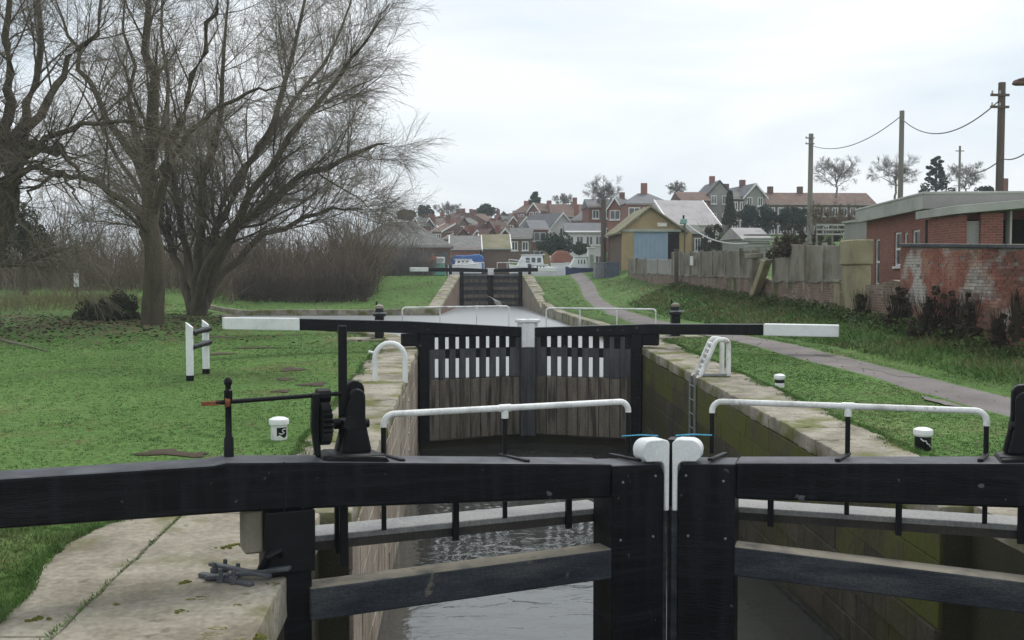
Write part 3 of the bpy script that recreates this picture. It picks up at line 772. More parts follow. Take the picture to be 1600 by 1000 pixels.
upper_gate((4.49, 25.72), (1.785, 26.8), -1, 'upper right lock gate with white beam end near the path', dict(
    top=[(-4.66, 1.03), (-2.96, 1.035), (-.27, 1.0), (2.68, .865)], bot=[(-4.66, .775), (-2.96, .775), (-.27, .75), (2.68, .635)],
    closed=(0, 1, 8), posts=(-.33, .65, 1.6, 2.49), zr=1.35))

# ------------------------------------------------------------------ lockside furniture
def bollard(px, py, zg, h, r, label, band):
    p = atZ(px, py, zg); p[2] = G(p[0], p[1]) - .01
    t = thing('mooring_bollard', label, 'bollard', p, random.uniform(0, 3), 'mooring bollards on the lock side')
    k = h
    body = MB().lathe([(r * .80, 0), (r * .84, .02), (r * .84, k * .62)], 20).build('post', band, t, smooth=True)
    MB().lathe([(r * .86, k * .62), (r * .90, k * .66), (r * 1.0, k * .68), (r * 1.03, k * .84), (r * .98, k * .90), (r * .62, k * .97), (r * .2, k)], 20).build('cap', 'white_paint', t, smooth=True)
    return t, r, k
b1, r_, k_ = bollard(436, 686, .1, .30, .125, 'white bollard with a black painted patch on the left lawn', 'white_paint_worn')
# black patch with white flourish on the side facing the lock
pts = []
mb = MB()
b1.rotation_euler.z = 0
for i in range(7):
    a0 = math.radians(-95 + i * 11); a1 = math.radians(-95 + (i + 1) * 11); R_ = r_ * .84 + .002
    mb.add([(R_ * math.cos(a0), R_ * math.sin(a0), .055 + .02 * math.sin(i)), (R_ * math.cos(a1), R_ * math.sin(a1), .055 + .02 * math.sin(i + 1)), (R_ * math.cos(a1), R_ * math.sin(a1), .17), (R_ * math.cos(a0), R_ * math.sin(a0), .17)], [(0, 1, 2, 3)])
mb.build('black_patch', 'black_iron', b1, recalc=False)
mb = MB().tube([((r_ * .84 + .004) * math.cos(math.radians(a)), (r_ * .84 + .004) * math.sin(math.radians(a)), z) for a, z in ((-30, .145), (-45, .15), (-58, .135), (-55, .115), (-42, .105), (-52, .09), (-66, .085), (-80, .10))], .006, 6)
mb.build('white_mark', 'white_paint_worn', b1)
b2, r_, k_ = bollard(1442, 697, .12, .29, .115, 'white topped bollard with black shaft beside the near right coping', 'black_iron')
MB().tube([((r_ * .84 + .004) * math.cos(math.radians(a)), (r_ * .84 + .004) * math.sin(math.radians(a)), z) for a, z in ((-130, .16), (-110, .13), (-95, .135), (-85, .10), (-70, .09), (-60, .06))], .007, 6).build('white_mark', 'white_paint_worn', b2)
b2.rotation_euler.z = 0
b3, r_, k_ = bollard(1218, 601, .26, .25, .10, 'small white and black bollard in the middle of the right lawn', 'white_paint_worn')
MB().lathe([(r_ * .845, .09), (r_ * .855, .10), (r_ * .855, .145), (r_ * .845, .15)], 20).build('black_band', 'black_iron', b3, smooth=True)

# white double post on the left lawn with two dark lashings
t = thing('twin_post', 'pair of white posts joined by two dark bands on the left lawn', 'post', (*atZ(310, 592, .22)[:2], .2))
base = Vector(t.location)
pz = []
for (px, top, bot_, Yk) in ((297, 508, 597, 0), (322, 504, 588, .35)):
    p = atZ(px, bot_, .22); zt = atY(px, top, p[1])[2]; zg = G(p[0], p[1])
    q = Vector(p); r = .068
    mb = MB().lathe([(r, .10), (r, zt - zg - .05)], 16, (q.x - base.x, q.y - base.y, zg - base.z))
    po = mb.build('post', 'white_paint', t, smooth=True)
    # sloping cut top
    mb = MB()
    n = 16; zz = zt - zg - .052
    lo = [(q.x - base.x + r * math.cos(2 * math.pi * j / n), q.y - base.y + r * math.sin(2 * math.pi * j / n), zg - base.z + zz) for j in range(n)]
    hi = [(x, y, z + .055 - .055 * math.cos(2 * math.pi * j / n)) for j, (x, y, z) in enumerate(lo)]
    mb.add(lo + hi, [tuple(range(n))[::-1], tuple(range(n, 2 * n))] + [(i, (i + 1) % n, n + (i + 1) % n, n + i) for i in range(n)])
    mb.build('post_top', 'white_paint', po)
    MB().lathe([(r + .004, -.05), (r + .004, .10)], 16, (q.x - base.x, q.y - base.y, zg - base.z)).build('post_foot', 'black_paint', po, smooth=True)
    pz.append((q.x - base.x, q.y - base.y, zg - base.z, zt - zg))
(ax, ay, az, ah), (bx, by, bz, bh) = pz
for hh in (.86, .60):
    MB().tube([(ax + .05, ay, az + ah * hh), (bx + .09, by - .03, bz + bh * hh + .02)], .05, 10).build('band', 'black_paint', t, smooth=True)
    MB().lathe([(.075, -.05), (.079, -.04), (.079, .05), (.075, .06)], 16, (bx, by, bz + bh * hh)).build('band_wrap', 'steel_grey', t, smooth=True)

# hoop over the left wall ladder
pl, pr_ = atZ(586, 597, .26), atZ(631, 601, .26)
zg = .024 * (pl[1] - 8)
t = thing('ladder_hoop', 'white arched tube handhold standing on the left coping', 'handrail', (pl[0], pl[1], zg))
wd = pr_[0] - pl[0]
hp = [(0, 0, 0), (0, 0, .42)] + [(wd / 2 - wd / 2 * math.cos(math.radians(a)), 0, .42 + wd / 2 * 1.02 * math.sin(math.radians(a))) for a in range(15, 166, 15)] + [(wd, 0, .42), (wd, 0, -.02)]
MB().tube(hp, .048, 12).build('hoop', 'white_paint', t, smooth=True)
MB().tube([(0, 0, .52), (-.11, -.04, .55)], .022, 10).build('stub', 'white_paint', t, smooth=True)
for zz in range(6):
    MB().tube([(wd + .06, -.16, -.35 - zz * .3), (wd + .06, .16, -.35 - zz * .3)], .012, 8).build('rung', 'steel_grey', t)

# ladder stile and hoops on the right coping
pr_ = atZ(1138, 586, .3); zg = .024 * (pr_[1] - 8)
t = thing('ladder_hoop', 'white tube ladder head with rungs leaning over the right coping', 'handrail', (pr_[0], pr_[1], zg))
ex = XR - pr_[0]
for k, yy in enumerate((0, .42)):
    x1 = 0.0 if k == 0 else -.02
    hp = [(x1, yy, 0), (x1, yy, .60)] + [(x1 - .09 + .09 * math.cos(math.radians(a)), yy, .60 + .09 * math.sin(math.radians(a))) for a in (30, 60, 90)] + [(-.20, yy, .69), (-.26, yy, .64), (ex + .10, yy, .06), (ex + .02, yy, -.05)]
    MB().tube(hp, .046, 12).build('hoop', 'white_paint_worn', t, smooth=True)
for k in range(6):
    f = k / 5; x = -.29 + (ex + .12 + .29) * f; z = .60 + (.09 - .60) * f
    MB().tube([(x, 0, z), (x, .42, z)], .03, 8).build('rung', 'white_paint_worn', t, smooth=True)
MB().box(ex + .02, -.02, -.03, .02, .0, .045).build('foot_bar', 'steel_grey', t, bevel=.005)
for k, yy in enumerate((0, .42)):
    MB().box(ex - .05, ex - .02, yy - .03, yy + .03, -2.3, -.02).build('stile', 'steel_grey', t)
for k in range(8):
    MB().tube([(ex - .045, 0, -.2 - .27 * k), (ex - .045, .42, -.2 - .27 * k)], .012, 8).build('rung', 'steel_grey', t)
t2 = MB()
# ground paddle posts by the upper gates
for (px, py, lab) in ((593, 523, 'black iron paddle post with grey cap left of the upper gates'), (1055, 526, 'black iron paddle post with grey cap right of the upper gates')):
    p = atY(px, py, 30.5); zg = G(p[0], p[1])
    t = thing('paddle_post', lab, 'winding gear', (p[0], p[1], zg), 0, 'ground paddle posts')
    t.scale = (1.15, 1.15, 1.15)
    MB().box(-.11, .11, -.11, .11, 0, .58).build('pedestal', 'black_iron', t, bevel=.02)
    MB().box(-.22, .22, -.2, .2, -.05, .05).build('base_plate', 'black_iron', t, bevel=.015)
    MB().lathe([(.16, .58), (.16, .64), (.10, .72), (.10, .78)], 12).build('head', 'black_iron', t, smooth=True)
    MB().lathe([(.11, .78), (.11, .84), (.04, .88)], 12).build('cap', 'fence_concrete', t, smooth=True)
    MB().tube([(-.16, -.12, .66), (.2, -.12, .66)], .022, 8).build('spindle', 'steel_grey', t)
    MB().box(-.10, -.06, .1, .13, .2, .95).build('rack_bar', 'black_iron', t)
    # pale landing slab
    sl = MB().box(-.9, .7, -.5, .5, -.10, .035).build('landing_slab', 'coping_stone', t, bevel=.02)

# ------------------------------------------------------------------ canal kerbs and the second lock
def kerb(line, label, m='coping_stone', w=.5, h=.9, lift=.09, step=1.4, zfun=None):
    t = thing('canal_kerb', label, 'kerb', (line[0][0], line[0][1], 0))
    for (a, b) in zip(line[:-1], line[1:]):
        a, b = Vector((*a, 0)), Vector((*b, 0)); Ld = (b - a).length; k = max(1, round(Ld / step)); d = (b - a) / k
        n = Vector((d.y, -d.x, 0)).normalized() * w
        for i in range(k):
            p = a + d * i; q = p + d * .985
            za = (zfun(p) if zfun else GL(p.x + n.x * .8, p.y + n.y * .8) + lift); zb = (zfun(q) if zfun else GL(q.x + n.x * .8, q.y + n.y * .8) + lift)
            z0 = min(za, zb) - h
            o = MB().hexa([(p.x, p.y, z0), (q.x, q.y, z0), (q.x + n.x, q.y + n.y, z0), (p.x + n.x, p.y + n.y, z0),
                           (p.x, p.y, za), (q.x, q.y, zb), (q.x + n.x, q.y + n.y, zb), (p.x + n.x, p.y + n.y, za)]).build('kerb_stone', m, bevel=.02)
            put(o, t)
    return t
kerb([(4.95, 28.5), (5.9, 33), (6.0, 45), (5.75, 60), (5.5, 69)], 'pale stone kerb along the right edge of the canal beside the path')
kerb([(-1.2, 68.5), (-9, 68.2), (-16.5, 68)][::1], 'brown stone kerb on the far left bank of the canal')
kerb([(-10.2, 48), (-8.4, 42.5), (-4, 36.5), (-1.8, 31.5), (-1.35, 28.5)][::-1][::-1], 'low stone kerb curving from the upper left gate towards the willow')

# second lock, further up
X2L, X2R, Z2 = .17, 5.37, 2.12
def lock2_side(s, label, m):
    X0 = X2L if s < 0 else X2R
    t = thing('lock_wall', label, 'wall', (X0 + s * .4, 90, 0))
    yk = 68.8
    xk = -1.2 if s < 0 else 5.5
    # wing wall: rises from the kerb up to the gate
    mb = MB()
    a = (xk, yk); b = (X0, 87.2)
    zt0, zt1 = -.05, Z2
    mb.hexa([(a[0], a[1], -2.4), (b[0], b[1], -2.4), (b[0] + s * .7, b[1], -2.4), (a[0] + s * .7, a[1], -2.4),
             (a[0], a[1], zt0 - .1), (b[0], b[1], zt1 - .1), (b[0] + s * .7, b[1], zt1 - .1), (a[0] + s * .7, a[1], zt0 - .1)])
    put(mb.build('wing_wall', m), t)
    n = 14
    for i in range(n):
        f0, f1 = i / n, (i + .97) / n
        def P(f, o): return (a[0] + (b[0] - a[0]) * f + s * o, a[1] + (b[1] - a[1]) * f)
        z0, z1 = zt0 + (zt1 - zt0) * f0 + random.uniform(0, .03), zt0 + (zt1 - zt0) * f1 + random.uniform(0, .03)
        q = [P(f0, -.05), P(f1, -.05), P(f1, .8), P(f0, .8)]
        o = MB().hexa([(*q[0], z0 - .2), (*q[1], z1 - .2), (*q[2], z1 - .2), (*q[3], z0 - .2), (*q[0], z0 + .05), (*q[1], z1 + .05), (*q[2], z1 + .05), (*q[3], z0 + .05)]).build('coping_stone', 'coping_stone', bevel=.03)
        put(o, t)
    put(MB().box(*sorted((X0, X0 + s * .8)), 87.2, 112, -2.4, Z2 - .18).build('chamber_wall', m), t)
    for i in range(8):
        put(MB().box(*sorted((X0 - s * .04, X0 + s * .9)), 87.25 + i * 1.5, 87.25 + i * 1.5 + 1.47, Z2 - .17, Z2 + .06).build('coping_stone', 'coping_stone', bevel=.03), t)
    return t
mat('wing_brick', [(.13, .075, .055), (.19, .115, .085), (.22, .15, .115)], .8, .9, 0, fine=.25, brick=((.12, .07, .055), (.2, .16, .13), .225, .075, .008), moss=((.10, .09, .045), .5, .55, .7))
lock2_side(-1, 'brick wing wall rising to the left of the farther lock', 'wing_brick')
lock2_side(1, 'mossy wing wall rising to the right of the farther lock', 'chamber_concrete')

def far_gate(heel, mitre, s, label, beam_tail, openrails):
    du = (mitre[0] - heel[0], mitre[1] - heel[1]); L = math.hypot(*du)
    root = thing('lock_gate', label, 'lock gate', (heel[0], heel[1], Z2), math.atan2(du[1], du[0]), 'farther lock gate leaves')
    def T(u, v, w): return (u, s * v, w)
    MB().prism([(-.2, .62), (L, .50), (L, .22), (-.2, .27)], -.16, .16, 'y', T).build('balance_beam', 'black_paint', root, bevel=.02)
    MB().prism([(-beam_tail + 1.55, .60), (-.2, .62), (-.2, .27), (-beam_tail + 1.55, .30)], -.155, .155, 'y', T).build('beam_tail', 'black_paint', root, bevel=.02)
    MB().prism([(-beam_tail, .63), (-beam_tail + 1.547, .62), (-beam_tail + 1.547, .28), (-beam_tail, .29)], -.17, .17, 'y', T).build('white_beam_end', 'white_paint', root, bevel=.03)
    MB().prism([(0, -.15), (.28, -.15), (.28, .15), (0, .15)], -3.2, .26, 'z', T).build('heel_post', 'black_paint', root, bevel=.02)
    MB().prism([(L - .3, -.15), (L - .01, -.15), (L - .01, .15), (L - .3, .15)], -3.2, .21, 'z', T).build('mitre_post', 'black_paint', root, bevel=.02)
    MB().prism([(L - .32, -.19), (L - .005, -.19), (L - .005, .19), (L - .32, .19)], .0, .58, 'z', T).build('white_cap', 'white_paint_worn', root, bevel=.02)
    for z in openrails:
        MB().prism([(.28, -.14), (L - .3, -.14), (L - .3, .03), (.28, .03)], z - .28, z, 'z', T).build('rail', 'gate_plank', root, bevel=.015)
    n = 9; w = (L - .58) / n
    for i in range(n):
        MB().prism([(.28 + w * i + .006, .035), (.28 + w * (i + 1) - .006, .035), (.28 + w * (i + 1) - .006, .09), (.28 + w * i + .006, .09)], -3.2, .15, 'z', T).build('plank', 'gate_plank_grey', root)
    MB().prism([(.2, -.42), (L - .2, -.42), (L - .2, -.17), (.2, -.17)], -.02, .04, 'z', T).build('walkway', 'grey_walkway', root)
    for u in (.3, L * .5, L - .5):
        MB().tube([T(u, .2, .5), T(u, .2, 1.05)], .025, 6).build('handrail_post', 'white_paint_worn', root)
    MB().tube([T(.3, .2, 1.05), T(L - .5, .2, 1.05)], .03, 8).build('handrail', 'white_paint_worn', root)
    return root
far_gate((.2, 87.6), (2.76, 88.7), 1, 'farther left lock gate with white beam end above the grass bank', 4.4, (-.35, -.98, -1.62, -2.2))
far_gate((5.34, 87.6), (2.78, 88.7), -1, 'farther right lock gate, mostly dark, beside the white boats', 3.0, (-.35, -.98, -1.62, -2.2))
for (x, y, lab) in ((-.6, 89.4, 'dark winding post left of the farther lock gates'), (6.1, 89.4, 'dark winding post right of the farther lock gates')):
    t = thing('paddle_post', lab, 'winding gear', (x, y, Z2))
    MB().box(-.13, .13, -.13, .13, 0, .75).build('pedestal', 'black_iron', t, bevel=.02)
    MB().lathe([(.17, .75), (.17, .9), (.05, .98)], 10).build('head', 'black_iron', t, smooth=True)
    MB().tube([(-.2, -.15, .8), (.2, -.15, .8)], .03, 8).build('spindle', 'steel_grey', t)
# leaking water jet at the farther gate
jet = MB()
for k in range(5):
    x = 2.85 + .10 * k
    jet.tube([(x - .25, 88.2, .35 - .05 * k), (x, 87.7, .22 - .05 * k), (x + .25, 87.2, -.05), (x + .42, 86.9, -.46)], .022, 6)
tag(jet.build('leaking_water', 'white_paint_worn', smooth=True), 'thin jet of leaking water at the farther lock gates', 'water jet')

# ------------------------------------------------------------------ right boundary: brick wall, piers, concrete fence
def BX(y): return 11.35 + (y - 19) * .031
FP0, FN = (BX(19), 19, 0), (1, -.031, 0)
def on_fence(px, py): return on_plane(px, py, FP0, FN)
w0, w1 = on_fence(1640, 450), on_fence(1406, 450)
ang = math.atan2(w1[1] - w0[1], w1[0] - w0[0]); WL = math.hypot(w1[0] - w0[0], w1[1] - w0[1])
wz = .35
brick_wall = thing('brick_wall', 'weathered old red brick boundary wall beside the path', 'wall', (w0[0], w0[1], wz), ang)
zt0, zt1 = 2.70 - wz, 2.93 - wz
# local x runs from the near right end away along the wall; local +y faces the canal
MB().hexa([(0, -.2, -.3), (WL, -.2, -.3), (WL, -.012, -.3), (0, -.012, -.3), (0, -.2, zt0), (WL, -.2, zt1), (WL, -.012, zt1), (0, -.012, zt0)]).build('wall_core', 'mortar', brick_wall)
bme = MB().box(-.5, .5, -.5, .5, -.5, .5).build('brick', 'brick_piece', brick_wall, bevel=.04)
proto = bme.data
bpy.data.objects.remove(bme)
cells = []
course = 0; z = .02
while True:
    off = (course % 2) * .1125; x = -off
    any_ = False
    while x < WL:
        xa, xb = max(0, x), min(WL, x + .215)
        if xb - xa > .05 and z + .065 < zt0 + (zt1 - zt0) * (xa / WL):
            cells.append(((xa + xb) / 2, z + .0325, xb - xa)); any_ = True
        x += .225
    z += .075; course += 1
    if z > 2.9: break
def bvis(c):
    P = Matrix.Rotation(ang, 3, 'Z') @ Vector((c[0], 0, c[1])) + Vector((w0[0], w0[1], wz))
    d = P - Vector((0, 0, EYE)); zf = d.dot(Vector(_fw)); xr_ = d.dot(Vector(_rt)) / zf * F + 800
    return xr_ < 1598, zf, P
near = []
rest = MB()
for c in sorted(cells, key=lambda c: c[0]):
    ok, zf, P = bvis(c)
    out = random.uniform(-.006, .010)
    if random.random() < .03: out -= .03
    if ok and len(near) < 300 and P.z > GL(P.x, P.y) + .02 and P.z > .9:
        near.append((c, out))
    else:
        rest.box(c[0] - c[2] / 2, c[0] + c[2] / 2, -.02, out, c[1] - .0325, c[1] + .0325)
for c, out in near:
    o = bpy.data.objects.new('brick', proto); COL.objects.link(o); o.parent = brick_wall
    o.location = (c[0], out - .05, c[1]); o.scale = (c[2], .1, .065)
o = rest.build('bricks', 'brick_piece', brick_wall); o['kind'] = 'stuff'
n = 9
for i in range(n):
    a, b = WL * i / n, WL * (i + .985) / n
    za, zb = zt0 + (zt1 - zt0) * i / n, zt0 + (zt1 - zt0) * (i + .985) / n
    MB().hexa([(a, -.26, za + .003), (b, -.26, zb + .003), (b, .06, zb + .003), (a, .06, za + .003), (a, -.24, za + .09), (b, -.24, zb + .09), (b, .045, zb + .09), (a, .045, za + .09)]).build('coping_slab', 'black_timber_worn', brick_wall, bevel=.012)

# broken end of the wall and the low retaining wall under the fence
def wall_run(pxa, pxb, ytop_a, ytop_b, label, m, thick=.3, n=1, cap=None, name='retaining_wall'):
    A, B_ = on_fence(pxa, ytop_a), on_fence(pxb, ytop_b)
    L = math.hypot(B_[0] - A[0], B_[1] - A[1]); an_ = math.atan2(B_[1] - A[1], B_[0] - A[0])
    zb = min(GL(A[0], A[1]), GL(B_[0], B_[1])) - .5
    t = thing(name, label, 'wall', (A[0], A[1], zb), an_)
    k = max(2, int(L / .5)); top = []
    for i in range(k + 1):
        f = i / k; top.append((L * f, A[2] + (B_[2] - A[2]) * f - zb + random.uniform(-.05, .05) * n))
    MB().prism([(0, 0), (L, 0)] + top[::-1], -thick, 0, 'y').build('wall_body', m, t)
    if cap:
        MB().prism([(x, z + .003) for x, z in top] + [(x, z + .07) for x, z in top[::-1]], -thick - .04, .04, 'y').build('wall_cap', cap, t)
    return t
mat('old_brick_patch', [(.13, .07, .05), (.20, .12, .085), (.26, .20, .16), (.30, .27, .24)], 1.3, .9, .5, 20, fine=.3, brick=((.15, .085, .06), (.24, .21, .18), .225, .075, .008), moss=((.07, .075, .02), .9, .52, .66))
wall_run(1405, 1352, 438, 446, 'broken stub of mossy brick wall next to the concrete pier', 'old_brick_patch')
wall_run(1318, 1190, 442, 440, 'low old brick retaining wall under the tall fence panels', 'old_brick_patch', cap='fence_concrete')
wall_run(1188, 985, 436, 428, 'mossy low retaining wall under the far concrete fence', 'old_brick_patch', cap='fence_concrete')

def pier(pxa, pxb, ytop, ybot, label, depth=.5, head=None):
    A, B_ = on_fence(pxb, ytop), on_fence(pxa, ytop)
    zb = GL(A[0], A[1]) - .3
    wd = math.hypot(B_[0] - A[0], B_[1] - A[1])
    t = thing('concrete_pier', label, 'pier', (A[0], A[1], zb), math.atan2(B_[1] - A[1], B_[0] - A[0]))
    h = A[2] - zb
    if head:
        MB().box(0, wd, -depth, .05, 0, h - head).build('shaft', 'pier_concrete', t, bevel=.02)
        MB().box(-.05, wd + .05, -depth - .05, .12, h - head + .01, h).build('head', 'pier_concrete', t, bevel=.03)
    else:
        MB().box(0, wd, -depth, .05, 0, h).build('shaft', 'pier_concrete', t, bevel=.03)
        MB().box(-.03, wd + .03, -depth - .03, .08, h + .003, h + .10).build('cap', 'fence_concrete', t, bevel=.02)
    return t
pier(1319, 1340, 374, 505, 'tall pale concrete pier with square head at the fence end', .42, .75)
pier(1305, 1314, 442, 505, 'short concrete pier against the tall pier', .35)
# slanting broken buttress
pb0, pb1 = on_fence(1183, 470), on_fence(1203, 392)
t = thing('leaning_buttress', 'leaning broken pale concrete post in the middle of the fence', 'post', (pb0[0], pb0[1], GL(pb0[0], pb0[1]) - .2))
b0 = Vector(t.location)
def quad_post(p, q, w, d): 
    p, q = Vector(p) - b0, Vector(q) - b0
    return MB().hexa([p + Vector((-d, -w, 0)), p + Vector((.15, -w, 0)), p + Vector((.15, w, 0)), p + Vector((-d, w, 0)), q + Vector((-d, -w, 0)), q + Vector((.15, -w, 0)), q + Vector((.15, w, 0)), q + Vector((-d, w, 0))])
quad_post((pb0[0] - .25, pb0[1], b0.z), (pb1[0] - .2, pb1[1] - .3, pb1[2] - .35), .30, .15).build('leaning_post', 'pier_concrete', t, bevel=.03)
pb2 = on_fence(1186, 390)
quad_post((pb2[0] - .1, pb2[1] + .4, b0.z), (pb2[0] - .1, pb2[1] + .4, pb2[2]), .22, .12).build('upright_post', 'fence_concrete', t, bevel=.03)
quad_post((pb2[0] - .14, pb2[1] + .3, pb2[2] - .35), (pb2[0] - .14, pb2[1] + .3, pb2[2] - .15), .9, .12).build('head_block', 'fence_concrete', t, bevel=.03)

def fence(pxa, pxb, ya, yb, ba, bb, n, label, m='fence_concrete'):
    A, B_ = on_fence(pxa, ya), on_fence(pxb, yb)
    A0, B0 = on_fence(pxa, ba), on_fence(pxb, bb)
    t = thing('concrete_fence', label, 'fence', (A[0], A[1], A0[2]), math.atan2(B_[1] - A[1], B_[0] - A[0]))
    L = math.hypot(B_[0] - A[0], B_[1] - A[1]); zb = A0[2]
    for i in range(n):
        f0, f1 = i / n, (i + 1) / n
        h0, h1 = A[2] + (B_[2] - A[2]) * f0 - zb, A[2] + (B_[2] - A[2]) * f1 - zb
        l0, l1 = A0[2] + (B0[2] - A0[2]) * f0 - zb, A0[2] + (B0[2] - A0[2]) * f1 - zb
        dz = random.uniform(-.06, .03)
        MB().hexa([(L * f0 + .07, -.10, l0 - .1), (L * f1 - .07, -.10, l1 - .1), (L * f1 - .07, -.03, l1 - .1), (L * f0 + .07, -.03, l0 - .1),
                   (L * f0 + .07, -.10, h0 + dz), (L * f1 - .07, -.10, h1 + dz), (L * f1 - .07, -.03, h1 + dz), (L * f0 + .07, -.03, h0 + dz)]).build('panel', m, t, bevel=.012)
    for i in range(n + 1):
        f = i / n; h = A[2] + (B_[2] - A[2]) * f - zb; l = A0[2] + (B0[2] - A0[2]) * f - zb
        MB().box(L * f - .075, L * f + .075, -.14, .02, l - .3, h + .05).build('post', m, t, bevel=.012)
    return t
fence(1318, 1208, 382, 381, 443, 437, 4, 'tall weathered concrete panel fence beside the tall pier')
fence(1182, 1050, 388, 395, 438, 430, 7, 'long grey concrete panel fence left of the leaning post')
fence(1046, 1010, 406, 404, 430, 426, 2, 'low pale panel fence in front of the blue door building', 'render_grey')
fence(1008, 982, 404, 404, 428, 425, 2, 'low grey panel fence beside the dark containers', 'fence_concrete')
p = on_fence(1085, 408)
sg = thing('wall_notice', 'small white notice fixed to the far concrete fence', 'notice', (p[0] - .14, p[1], p[2]))
MB().box(-.02, .0, -.35, .35, -.22, .26).build('plate', 'white_paint_worn', sg, bevel=.005)
pp = on_fence(1066, 445)
t = thing('fence_post', 'dark timber post standing in front of the far concrete fence', 'post', (pp[0] - .35, pp[1], GL(pp[0] - .35, pp[1]) - .1))
MB().box(-.11, .11, -.12, .12, 0, 2.2).build('shaft', 'pole_wood', t, bevel=.02)
MB().box(-.13, .13, -.14, .14, 2.203, 2.27).build('cap', 'pole_wood', t, bevel=.01)

# ------------------------------------------------------------------ brick sheds at the right
c0 = atY(1456, 305, 33.0); zroof = float(c0[2]); ZG = 1.35
sh = thing('brick_outbuilding', 'flat roofed red brick outbuilding behind the brick wall', 'building', (c0[0], c0[1], ZG), math.radians(-8))
Hh = zroof - ZG
# local: x along the front (to the right), y back
def wall_with_holes(name, axis, a0, a1, h, holes, m, parent, thick=.25, at=0.0):
    """wall panel made of strips round rectangular openings; axis 'x' or 'y'"""
    edges = sorted({a0, a1, *[q for hl in holes for q in hl[:2]]})
    mb = MB()
    for e0, e1 in zip(edges[:-1], edges[1:]):
        cuts = sorted([(hl[2], hl[3]) for hl in holes if hl[0] <= e0 + 1e-6 and hl[1] >= e1 - 1e-6])
        z = 0.0
        for (b, t_) in cuts + [(h, h)]:
            if b > z + 1e-4:
                if axis == 'x': mb.box(e0, e1, at, at + thick, z, b)
                else: mb.box(at, at + thick, e0, e1, z, b)
            z = t_
    return mb.build(name, m, parent)
wall_with_holes('front_wall', 'x', 0, 9, Hh - .42, [], 'brick_wall', sh)
hol = [(1.2, 2.1, 1.15, 2.35), (2.6, 3.1, 1.2, 2.3), (3.4, 4.3, 1.15, 2.35), (6.3, 7.0, .45, 2.2)]
wall_with_holes('side_wall', 'y', .255, 8.4, Hh - .42, hol, 'brick_wall', sh)
for (a, b, c, d) in hol:
    w = MB().box(.05, .11, a, a + .07, c, d).box(.05, .11, b - .07, b, c, d).box(.05, .11, a + .07, b - .07, c, c + .07).box(.05, .11, a + .07, b - .07, d - .07, d).box(.05, .11, a + .07, b - .07, (c + d) / 2 - .04, (c + d) / 2 + .04).build('window', 'white_paint_worn', sh)
    MB().box(.08, .09, a + .07, b - .07, c + .07, d - .07).build('pane', 'glass', w)
    MB().box(-.06, .04, a - .05, b + .05, c - .09, c - .004).build('sill', 'white_paint_worn', w)
MB().box(.3, 8.9, 8.0, 8.3, 0, Hh - .45).build('rear_wall', 'brick_wall', sh)
MB().box(-.35, 9.2, -.35, -.28, Hh - .45, Hh - .003).build('front_fascia', 'render_grey', sh)
MB().box(-.35, -.28, -.278, 8.8, Hh - .45, Hh - .003).build('side_fascia', 'fascia', sh)
MB().box(-.37, 9.2, -.37, 8.85, Hh, Hh + .09).build('roof', 'fascia', sh, bevel=.02)
MB().box(-.27, 9.0, -.27, 8.7, Hh - .417, Hh - .36).build('soffit', 'fascia', sh)
# lean-to with open front
l0 = atY(1499, 334, 29.6)
lt = thing('lean_to_shed', 'open fronted brick lean-to with grey sloping roof edge', 'building', (l0[0], l0[1], ZG), math.radians(-4))
Hl = float(l0[2]) - ZG
MB().hexa([(-.2, -.3, Hl - .02), (5, -.3, Hl + .42), (5, 2.9, Hl + .42), (-.2, 2.9, Hl - .02), (-.2, -.3, Hl + .22), (5, -.3, Hl + .66), (5, 2.9, Hl + .66), (-.2, 2.9, Hl + .22)]).build('roof', 'fascia', lt, bevel=.01)
for (a, b) in ((0, .22), (.62, 1.25), (1.45, 1.5)):
    MB().box(a, b, 0, .3, 0, Hl - .03 + .085 * a).build('pillar', 'brick_wall' if b - a > .1 else 'fascia', lt)
MB().box(.22, .62, .12, .17, 0, Hl - .2).build('door', 'render_grey', lt)
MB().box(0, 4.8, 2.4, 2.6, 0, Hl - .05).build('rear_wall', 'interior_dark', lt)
MB().box(0, .2, .31, 2.39, 0, Hl - .05).build('end_wall', 'brick_wall', lt)
# grey shed end behind the pier
g0 = atY(1352, 345, 46)
t = thing('grey_shed', 'pale grey shed wall between the tall pier and the outbuilding', 'shed', (g0[0], g0[1], 1.6))
MB().box(0, 1.6, 0, 2.5, 0, float(g0[2]) - 1.6).build('wall', 'render_grey', t)
MB().box(-.1, 1.7, -.1, 2.6, float(g0[2]) - 1.597, float(g0[2]) - 1.5).build('roof', 'fascia', t)

# ------------------------------------------------------------------ telegraph poles, cables, lamps
def pole(px, ytop, Y, r, label, m, arms=()):
    p = atY(px, ytop, Y); zg = GL(p[0], Y) - .3
    t = thing('telegraph_pole', label, 'pole', (p[0], Y, zg), 0, 'telegraph poles behind the fence')
    h = float(p[2]) - zg
    MB().tube([(0, 0, 0), (0, 0, h * .5), (.02, 0, h)], [r * 1.25, r * 1.1, r], 12).build('shaft', m, t, smooth=True)
    for k, dz in enumerate(arms):
        a = MB().box(-.55, .25, -r - .06, -r + .02, h - dz - .05, h - dz + .05).build('cross_arm', m, t)
        for xx_ in (-.48, -.15):
            MB().lathe([(.035, 0), (.045, .06), (.03, .08), (.04, .12), (.01, .14)], 8, (xx_, -r - .02, h - dz + .052)).build('insulator', 'fascia', a, smooth=True)
    return Vector((p[0], Y, p[2]))
q1 = pole(1565, 129, 44, .15, 'thick dark telegraph pole above the brick outbuilding', 'pole_wood', (.55, 1.05))
q2 = pole(1409, 173, 66, .15, 'slender telegraph pole in the middle of the three', 'pole_pale')
